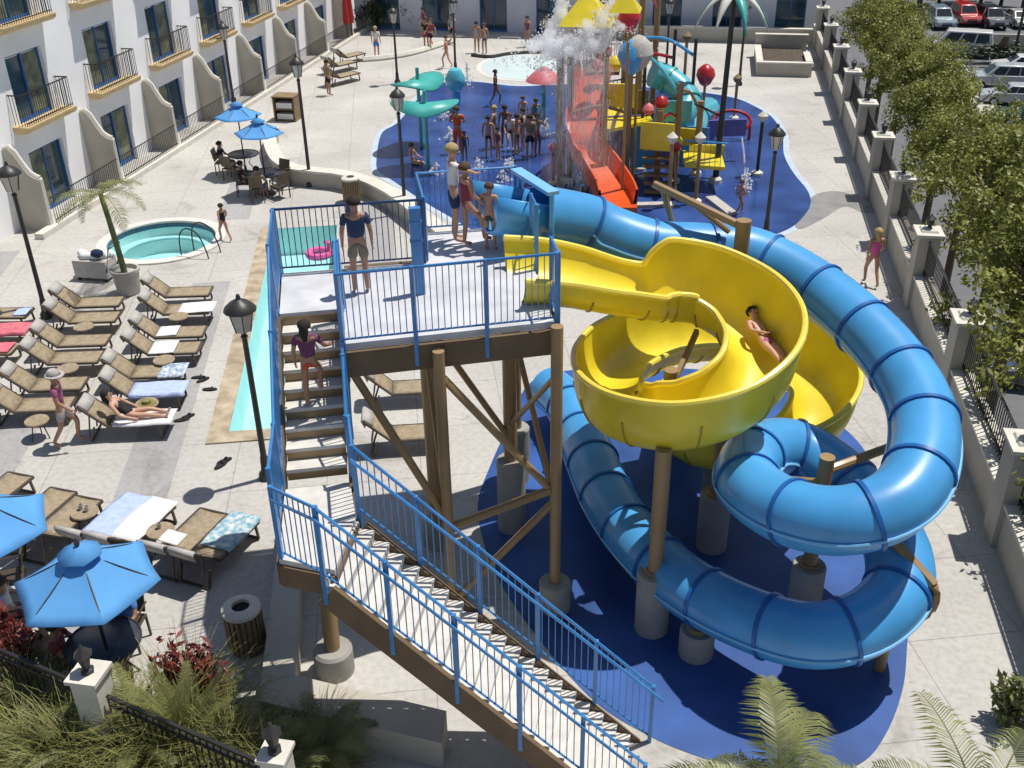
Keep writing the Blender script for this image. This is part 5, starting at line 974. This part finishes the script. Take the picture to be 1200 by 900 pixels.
# ground jets
b=MB()
for x_,y_,h_ in ((873,226,.9),(520,140,.8),(528,165,.6),(510,205,.5),(548,100,1.2),(560,200,.5),(598,200,.6),(640,160,.8),(590,212,.4)):
    c=g(x_,y_)
    for _ in range(60): a=rnd.uniform(0,6.28); r_=abs(rnd.gauss(0,.14)); drop(c+Vector((r_*math.cos(a),r_*math.sin(a),rnd.random()*h_*(1-min(.9,r_*2)))),rnd.uniform(.02,.06))
tag(b.build('ground_jets','spray',fix=False),'small white jets bubbling from the blue splash pad','water jets',kind='stuff')
b=MB().tube([g(862,135,1.2)+Vector((.0,0,0)),g(868,150,1.0),g(872,180,.6),g(874,222,.1)],.035,6); tag(b.build('water_arc','stream',fix=False),'thin arc of water falling onto the right side of the pad','water jets')
# closed red parasols by far left terrace
for x_,y_,l in ((408,48,'closed red parasol on the far left terrace, left one'),(413,46,'closed red parasol on the far left terrace, right one')):
    p=g(x_,y_); t=thing('closed_parasol',l,'parasol',p); MB().tube([(p.x,p.y,0),(p.x,p.y,2.9)],.03,6).build('pole','darkmetal',t); MB().lathe([(.16,.9),(.2,1.1),(.13,2.2),(.05,2.75),(.001,2.8)],(p.x,p.y,0),9).build('canopy','umbd',t)
def far_lounger(i,x_,y_): LG.put(g(x_,y_),R(60),f'small white-covered lounger on the far left terrace, {ORD[i]} from the camera','loungers on the far left terrace')
for i,(x_,y_) in enumerate([(400,98),(398,84),(408,74)]): far_lounger(i,x_,y_)
# ================================================================== VEGETATION
def leafquad(b,c,d,up_,L,wd):
    s_=d.cross(up_); 
    if s_.length<1e-4: s_=Vector((1,0,0))
    s_.normalize(); s_*=wd; b.v+=[c-d*L*.5,c+s_,c+d*L*.5,c-s_]; n=len(b.v); b.f.append((n-4,n-3,n-2,n-1))
def rdir(r): 
    while True:
        v=Vector((r.uniform(-1,1),r.uniform(-1,1),r.uniform(-1,1)))
        if .05<v.length<1: return v.normalized()
def make_tree(name,seed,lab,m='leaf',rad=2.5,zc=2.65,rz=1.6,nc=84,nl=120,ls=.155,cat='tree',z0=0.):
    r=random.Random(seed); t=thing(name,lab,cat,local=True); tr=MB(); br=[]
    tr.tube([(0,0,z0),(.04,.03,.7),(-.03,.05,1.5),(.03,0,2.2)],[.16 if z0>=0 else .24,.13,.11,.08],9)
    b=MB()
    for i in range(nc):
        d=rdir(r); d.z=d.z*.9+.15; k=r.uniform(.55,1.05) if r.random()<.8 else r.uniform(.15,.6); lump=1+.22*math.sin(3*math.atan2(d.y,d.x)+seed)+.12*math.sin(5*d.z+seed)
        c=Vector((d.x*rad*k*lump,d.y*rad*k*lump,zc+d.z*rz*k)); cr_=r.uniform(.32,.62)
        if i%3==0: br.append(c)
        for _ in range(nl):
            e=rdir(r); p=c+e*cr_*r.random()**.4; p.z-=.05; dd=(rdir(r)*.8+e*.5+Vector((0,0,-.2))).normalized(); uu=(e+Vector((0,0,.8))+rdir(r)*.6).normalized(); leafquad(b,p,dd,uu,ls*r.uniform(.7,1.3),ls*.26*r.uniform(.8,1.3))
    for c in br: tr.tube([(0,0,1.1+.5*r.random()),(c.x*.45,c.y*.45,1.6+(c.z-1.6)*.4),tuple(c)],[.07,.045,.015],5)
    tr.build('trunk','bark',t); b.build('crown',m,t,smooth=False,fix=False); return t
tps=[Proto(make_tree('ficus_tree',s_,'x',zc=2.15,rz=2.1,nc=125,z0=LOT)) for s_ in (3,8,14)]
tys=[10.5,14.2,17.8,21.6,25.6,29.6,33.8,38.2,42.8,47.6,52.4,57.4]
rt=random.Random(4)
for i,y in enumerate(tys):
    tps[i%3].put((8.45+rt.uniform(-.25,.25),y,0),rt.uniform(0,6),f'round yellow-green street tree, {ORD[i]} beyond the right-hand wall from the camera','trees beyond the right-hand wall',rt.uniform(.92,1.08)*(1.0 if i<5 else .86 if i<6 else .74))
td=Proto(make_tree('shade_tree',21,'x','leafd',2.8,4.0,2.0,60,80,.3))
for i,(x_,y_) in enumerate([(1052,14),(1078,10),(1100,8),(1125,6),(1148,7),(1172,8),(1198,12),(1220,20)]): td.put(g(x_,y_,LOT),i*1.3,f'dark shade tree behind the parked cars, {ORD[i]} from the left','dark trees behind the car park',1.35)
hb=make_tree('hedge_shrub',33,'low dark hedge beside the white van in the car park','leafd',1.1,.8,.7,26,80,.16,'shrub'); hb.location=g(1172,75,LOT); hb.scale=(3.0,1.0,1.0)
for i,(x_,y_) in enumerate([(438,35),(560,30),(486,32)]):
    o=dup(hb,g(x_,y_),i,f'green shrub in front of the back hotel wall, {ORD[i]} from the left','shrubs by the back hotel wall',(.8,.8,1.1))
def frond(b,base,az,el,L,droop,n=34,lw=.42,r=random,wid=.016,stem=.014):
    P=[]; m_=12
    for i in range(m_+1):
        u=i/m_; e=el-droop*u; 
        P.append((u,e))
    pts=[Vector(base)]; step=L/m_
    for u,e in P[1:]:
        d=Vector((math.cos(az)*math.cos(e),math.sin(az)*math.cos(e),math.sin(e))); pts.append(pts[-1]+d*step)
    b.tube(pts,[stem*(1-.8*i/m_) for i in range(m_+1)],5)
    for i in range(n):
        u=.12+.88*i/n; q=u*m_; k=min(m_-1,int(q)); p=pts[k].lerp(pts[k+1],q-k); d=(pts[k+1]-pts[k]).normalized(); sd_=Vector((-math.sin(az),math.cos(az),0)); ln_=lw*math.sin(math.pi*(.18+.74*u))*r.uniform(.85,1.15)
        for s_ in (-1,1):
            ld=(d*.55+sd_*s_*.9+Vector((0,0,.15+r.uniform(-.12,.12)))).normalized(); q1=p+ld*ln_*.5; ld2=(ld+Vector((0,0,-.75))).normalized(); q2=q1+ld2*ln_*.55; wv=d*wid
            b.v+=[p-wv*.6,p+wv*.6,q1+wv,q1-wv,q2]; o=len(b.v)-5; b.f+=[(o,o+1,o+2,o+3),(o+3,o+2,o+4)]
def palm(loc,h,label,nf,L,seed,el0=(.2,1.2),droop=(1.0,1.7),trunk=.12,group=None,name='palm_tree',lean=(0,0),lw=.42,n=34,azs=None,m='frond',bark='bark',wid=.014):
    r=random.Random(seed); t=thing(name,label,'palm',loc,group); x_,y_=loc[0],loc[1]; tr=MB(); N=8
    tr.tube([(x_+lean[0]*(i/N)**1.5,y_+lean[1]*(i/N)**1.5,h*i/N) for i in range(N+1)],[trunk*(1-.3*i/N)*(1+.06*(i%2)) for i in range(N+1)],9); tr.build('trunk',bark,t)
    for k in range(nf):
        b=MB(); az=(azs[k] if azs else 2*math.pi*k/nf*1.0+r.uniform(-.25,.25)); frond(b,(x_+lean[0],y_+lean[1],h),az,r.uniform(*el0),L*r.uniform(.85,1.12),r.uniform(*droop),n,lw,r,wid); b.build('frond',m,t,fix=False)
    return t
c=g(915,935,3.0); palm((c.x,c.y,0),3.0,'feathery palm at the bottom edge in front of the blue tube slide',14,1.5,3,(.1,1.1),(1.2,2.0),n=64,lw=.40,wid=.0095)
c=g(1150,965,3.0); palm((c.x,c.y,0),3.0,'feathery palm at the bottom right corner beside the boundary wall',11,1.3,9,(.2,1.1),(1.0,1.7),n=40,lw=.36,wid=.009)
# potted palm
p=g(152,343); t=palm((p.x,p.y,.55),2.75,'slim palm in a pale pot beside the hot tub',9,1.35,5,(-.1,1.0),(1.2,2.0),.09,None,'potted_palm',(-.28,.1),.34,26,bark='barkg'); MB().lathe([(.27,0),(.3,.06),(.36,.62),(.39,.64),(.39,.72),(.33,.72),(.31,.6)],(p.x,p.y,0),20).build('pot','pot',t)
# ornamental grasses
def grass_clump(m,seed,L=1.25,n=420,label='x',name='ornamental_grass'):
    r=random.Random(seed); t=thing(name,label,'grass plant',local=True); b=MB()
    for i in range(n):
        az=r.uniform(0,6.283); el=r.uniform(.5,1.5); ln_=L*r.uniform(.6,1.15); dr=r.uniform(.8,2.2); p=Vector((r.gauss(0,.09),r.gauss(0,.09),0)); w_=r.uniform(.007,.014); sd_=Vector((-math.sin(az),math.cos(az),0)); q=5; o=len(b.v)
        for k in range(q+1):
            u=k/q; e=el-dr*u*u; ww=w_*(1-u*.85); b.v+=[p+sd_*ww,p-sd_*ww]; p=p+Vector((math.cos(az)*math.cos(e),math.sin(az)*math.cos(e),math.sin(e)))*ln_/q
        for k in range(q): b.f.append((o+2*k,o+2*k+1,o+2*k+3,o+2*k+2))
    b.build('blades',m,t,smooth=False,fix=False); return t
gpz=[Proto(grass_clump('grass',2)),Proto(grass_clump('grass',6,1.45,460)),Proto(grass_clump('dry',7,1.05,420))]
gl=[(50,850,0,1.0),(90,880,1,.95),(135,880,0,1.05),(165,905,1,1.0),(205,900,1,1.1),(245,915,0,1.15),(280,925,1,1.0),(55,905,0,1.0),(25,815,0,.8),(100,925,1,1.1),(180,940,0,1.1),(330,935,0,.95),(300,905,0,.7),(395,900,2,.75),(375,880,2,.9),(225,870,1,1.15)]
wh=['behind the left fence panel','left of the lantern pillar','just right of the lantern pillar','at the bottom edge below the pillar','under the tall green plume','right of the tall green plume','left of the second pillar','in the bottom left corner','at the left edge below the red shrub','at the bottom edge, leftmost tall clump','at the bottom edge in the middle of the bed','below the second pillar','at the foot of the second pillar','dry and straw-coloured, right of the pair below the seat wall','dry and straw-coloured, left of the pair below the seat wall','against the red shrub by the fence']
for i,(x_,y_,k,s_) in enumerate(gl): gpz[k].put(g(x_,y_),i*1.7,f'arching ornamental grass clump {wh[i]}','grass clumps in the front planting bed',s_)
def plume(x_,y_,label,m,h,seed):
    p=g(x_,y_); r=random.Random(seed); t=thing('leafy_shrub',label,'shrub',p); b=MB(); st=MB()
    for k in range(7):
        a=r.uniform(0,6.28); e=(p.x+.32*math.cos(a)*r.random(),p.y+.32*math.sin(a)*r.random(),h*r.uniform(.75,1.05)); st.tube([tuple(p),e],[.02,.008],5)
        for q in range(70):
            u=.2+.8*r.random(); c=Vector(p).lerp(Vector(e),u)+rdir(r)*.16; leafquad(b,c,(rdir(r)+Vector((0,0,.2))).normalized(),(rdir(r)+Vector((0,0,.8))).normalized(),r.uniform(.12,.22),.03)
    st.build('stems','bark',t); b.build('foliage',m,t,smooth=False,fix=False)
plume(222,838,'red-leaved shrub standing in the middle of the front fence','redleaf',1.55,2); plume(252,842,'smaller red-leaved shrub right of the first by the front fence','redleaf',1.35,12); plume(8,790,'dark red shrub at the left edge by the seated person','redleaf',1.3,3); plume(35,800,'red-flowering shrub beside the dark red one at the left','redleaf',1.15,4); plume(1180,850,'small glossy green shrub at the foot of the right wall','frond',.8,6)
c=g(228,905); palm((c.x,c.y,0),.6,'young feather palm standing tall behind the grasses at the bottom left',7,1.25,22,(1.15,1.5),(.2,.7),.07,None,'young_palm',n=60,lw=.2,wid=.007)
c=g(118,905); palm((c.x,c.y,0),.5,'young feather palm arching over the grasses below the lantern pillar',6,1.0,25,(.9,1.4),(.7,1.3),.07,None,'young_palm',n=50,lw=.2,wid=.007)
for i,(x_,y_,h_,L_,l) in enumerate([(60,885,.5,1.1,'feathery young palm at the bottom left corner'),(175,915,.6,1.2,'feathery young palm at the bottom edge below the red shrub'),(300,925,.45,1.0,'feathery young palm just left of the second white pillar'),(385,905,.4,.95,'feathery young palm right of the second white pillar')]):
    c=g(x_,y_); palm((c.x,c.y,0),h_,l,9,L_,40+i,(.5,1.4),(.9,1.6),.06,None,'young_palm',n=54,lw=.24,wid=.0065)
# ================================================================== CARS
def car(loc,rz,kind,m,label):
    L,Wd,prof,cab,wheels=dict(
     sedan=(4.5,1.78,[(-2.25,.35),(-2.25,.82),(-2.1,.92),(-1.2,.95),(1.0,.93),(2.05,.80),(2.25,.62),(2.25,.32),(-2.25,.32)],(-1.75,-1.05,.35,1.2,.92,1.42),(-1.35,1.4)),
     suv=(4.6,1.85,[(-2.3,.4),(-2.3,1.0),(-2.2,1.08),(.9,1.06),(2.05,.98),(2.28,.75),(2.3,.38),(-2.3,.38)],(-2.2,-1.85,.45,1.25,1.05,1.78),(-1.4,1.45)),
     van=(5.0,1.95,[(-2.5,.4),(-2.5,1.15),(1.6,1.15),(2.3,1.05),(2.5,.8),(2.5,.38),(-2.5,.38)],(-2.46,-2.3,1.1,1.95,1.14,2.1),(-1.6,1.6)))[kind]
    t=thing('parked_car',label,'car',loc,'cars in the car park beyond the trees',rz,local=True)
    b=MB(); b.ext(prof,(0,0,0),(1,0,0),Wd); o=b.build('body',m,t,ang=30); mo=o.modifiers.new('bev','BEVEL'); mo.width=.09; mo.segments=3; mo.limit_method='ANGLE'
    x0,x1,x2,x3,z0,z1=cab; w0,w1=Wd/2-.06,Wd/2-.24
    vs=[(x0,-w0,z0-.03),(x3,-w0,z0-.03),(x3,w0,z0-.03),(x0,w0,z0-.03),(x1,-w1,z1),(x2,-w1,z1),(x2,w1,z1),(x1,w1,z1)]
    b=MB().add(vs,[(0,3,2,1),(4,5,6,7),(0,1,5,4),(1,2,6,5),(2,3,7,6),(3,0,4,7)]); o=b.build('cabin',m,t,ang=30); mo=o.modifiers.new('bev','BEVEL'); mo.width=.07; mo.segments=3
    def lerpq(q,us,vs_):
        a,b_,c,d=[Vector(p) for p in q]; return [a.lerp(b_,u).lerp(d.lerp(c,u),v) for u,v in zip(us,vs_)]
    V=[Vector(v) for v in vs]
    def win(q,u0,u1,v0=.14,v1=.86):
        p=lerpq(q,(u0,u1,u1,u0),(v0,v0,v1,v1)); n=(p[1]-p[0]).cross(p[3]-p[0]).normalized(); p=[x+n*.012 for x in p]; MB().add(p+[x-n*.03 for x in p],[(0,1,2,3),(0,4,5,1),(1,5,6,2),(2,6,7,3),(3,7,4,0)]).build('window','carglass',t,smooth=False)
    for q in ((V[0],V[1],V[5],V[4]),(V[2],V[3],V[7],V[6])):
        for u0,u1 in ((.08,.36),(.39,.66),(.69,.93)): win(q,u0,u1)
    win((V[1],V[2],V[6],V[5]),.08,.92); win((V[3],V[0],V[4],V[7]),.1,.9,.3,.86)
    for wx in wheels:
        for s_ in (-1,1):
            w_=MB(); w_.lathe([(.2,-.11),(.31,-.11),(.335,-.07),(.335,.07),(.31,.11),(.2,.11)],(0,0,0),18); Mx=Matrix.Rotation(math.pi/2,3,'X'); w_.v=[Mx@v+Vector((wx,s_*(Wd/2-.09),.335)) for v in w_.v]; wo=w_.build('wheel','tyre',t)
            r_=MB(); r_.lathe([(.2,0),(.19,.03),(.05,.02),(.001,.03)],(0,0,0),10,caps=False); Mx=Matrix.Rotation(-s_*math.pi/2,3,'X'); r_.v=[Mx@v+Vector((wx,s_*(Wd/2+.0),.335)) for v in r_.v]; r_.build('rim','rim',wo)
    for s_ in (-1,1):
        MB().box((L/2-.03,s_*(Wd/2-.3),.66),(.1,.36,.15)).build('headlight','chrome',t,smooth=False); MB().box((-L/2+.02,s_*(Wd/2-.2),.75),(.08,.2,.2)).build('taillight','taill',t,smooth=False); MB().box((.75,s_*(Wd/2+.06),z0+.08),(.12,.18,.13)).build('mirror',m,t,smooth=False)
    MB().box((L/2-.01,0,.5),(.06,.9,.16)).build('grille','tyre',t,smooth=False)
for x_,y_,rz,k,m,l in [(1100,31,-84,'suv','car_blue','grey-blue SUV parked nose-on at the left of the back row'),(1129,27,-84,'suv','car_red','red SUV parked nose-on between two darker cars'),(1160,31,-84,'suv','car_dark','dark SUV parked nose-on right of the red one'),(1123,65,168,'van','car_white','white passenger van parked side-on behind the trees'),(1170,103,178,'suv','car_silver','silver SUV parked side-on below the white van'),(1186,122,176,'sedan','car_silver','silver sedan parked in front of the silver SUV'),(1206,145,178,'sedan','car_green','dark green car cut by the right picture edge'),(1196,86,178,'sedan','car_white','pale sedan partly hidden behind the silver SUV'),(1192,30,-84,'sedan','car_silver','silver car at the right end of the back row')]:
    car(g(x_,y_,LOT),R(rz),k,m,l)
for x_,y_,l,m in ((1166,425,'dark blue car under the trees beyond the right-hand railing','car_navy'),(1190,300,'white car glimpsed between the trees near the right picture edge','car_white')): car(g(x_,y_,LOT),R(88),'sedan',m,l)
# grey wall behind the van
p=g(1180,62,LOT); t=thing('parking_wall','low grey concrete wall right of the white van in the car park','wall',p); MB().box((p.x+1.5,p.y-.4,LOT+.8),(7,.3,1.6)).build('wall','stucco',t,smooth=False)
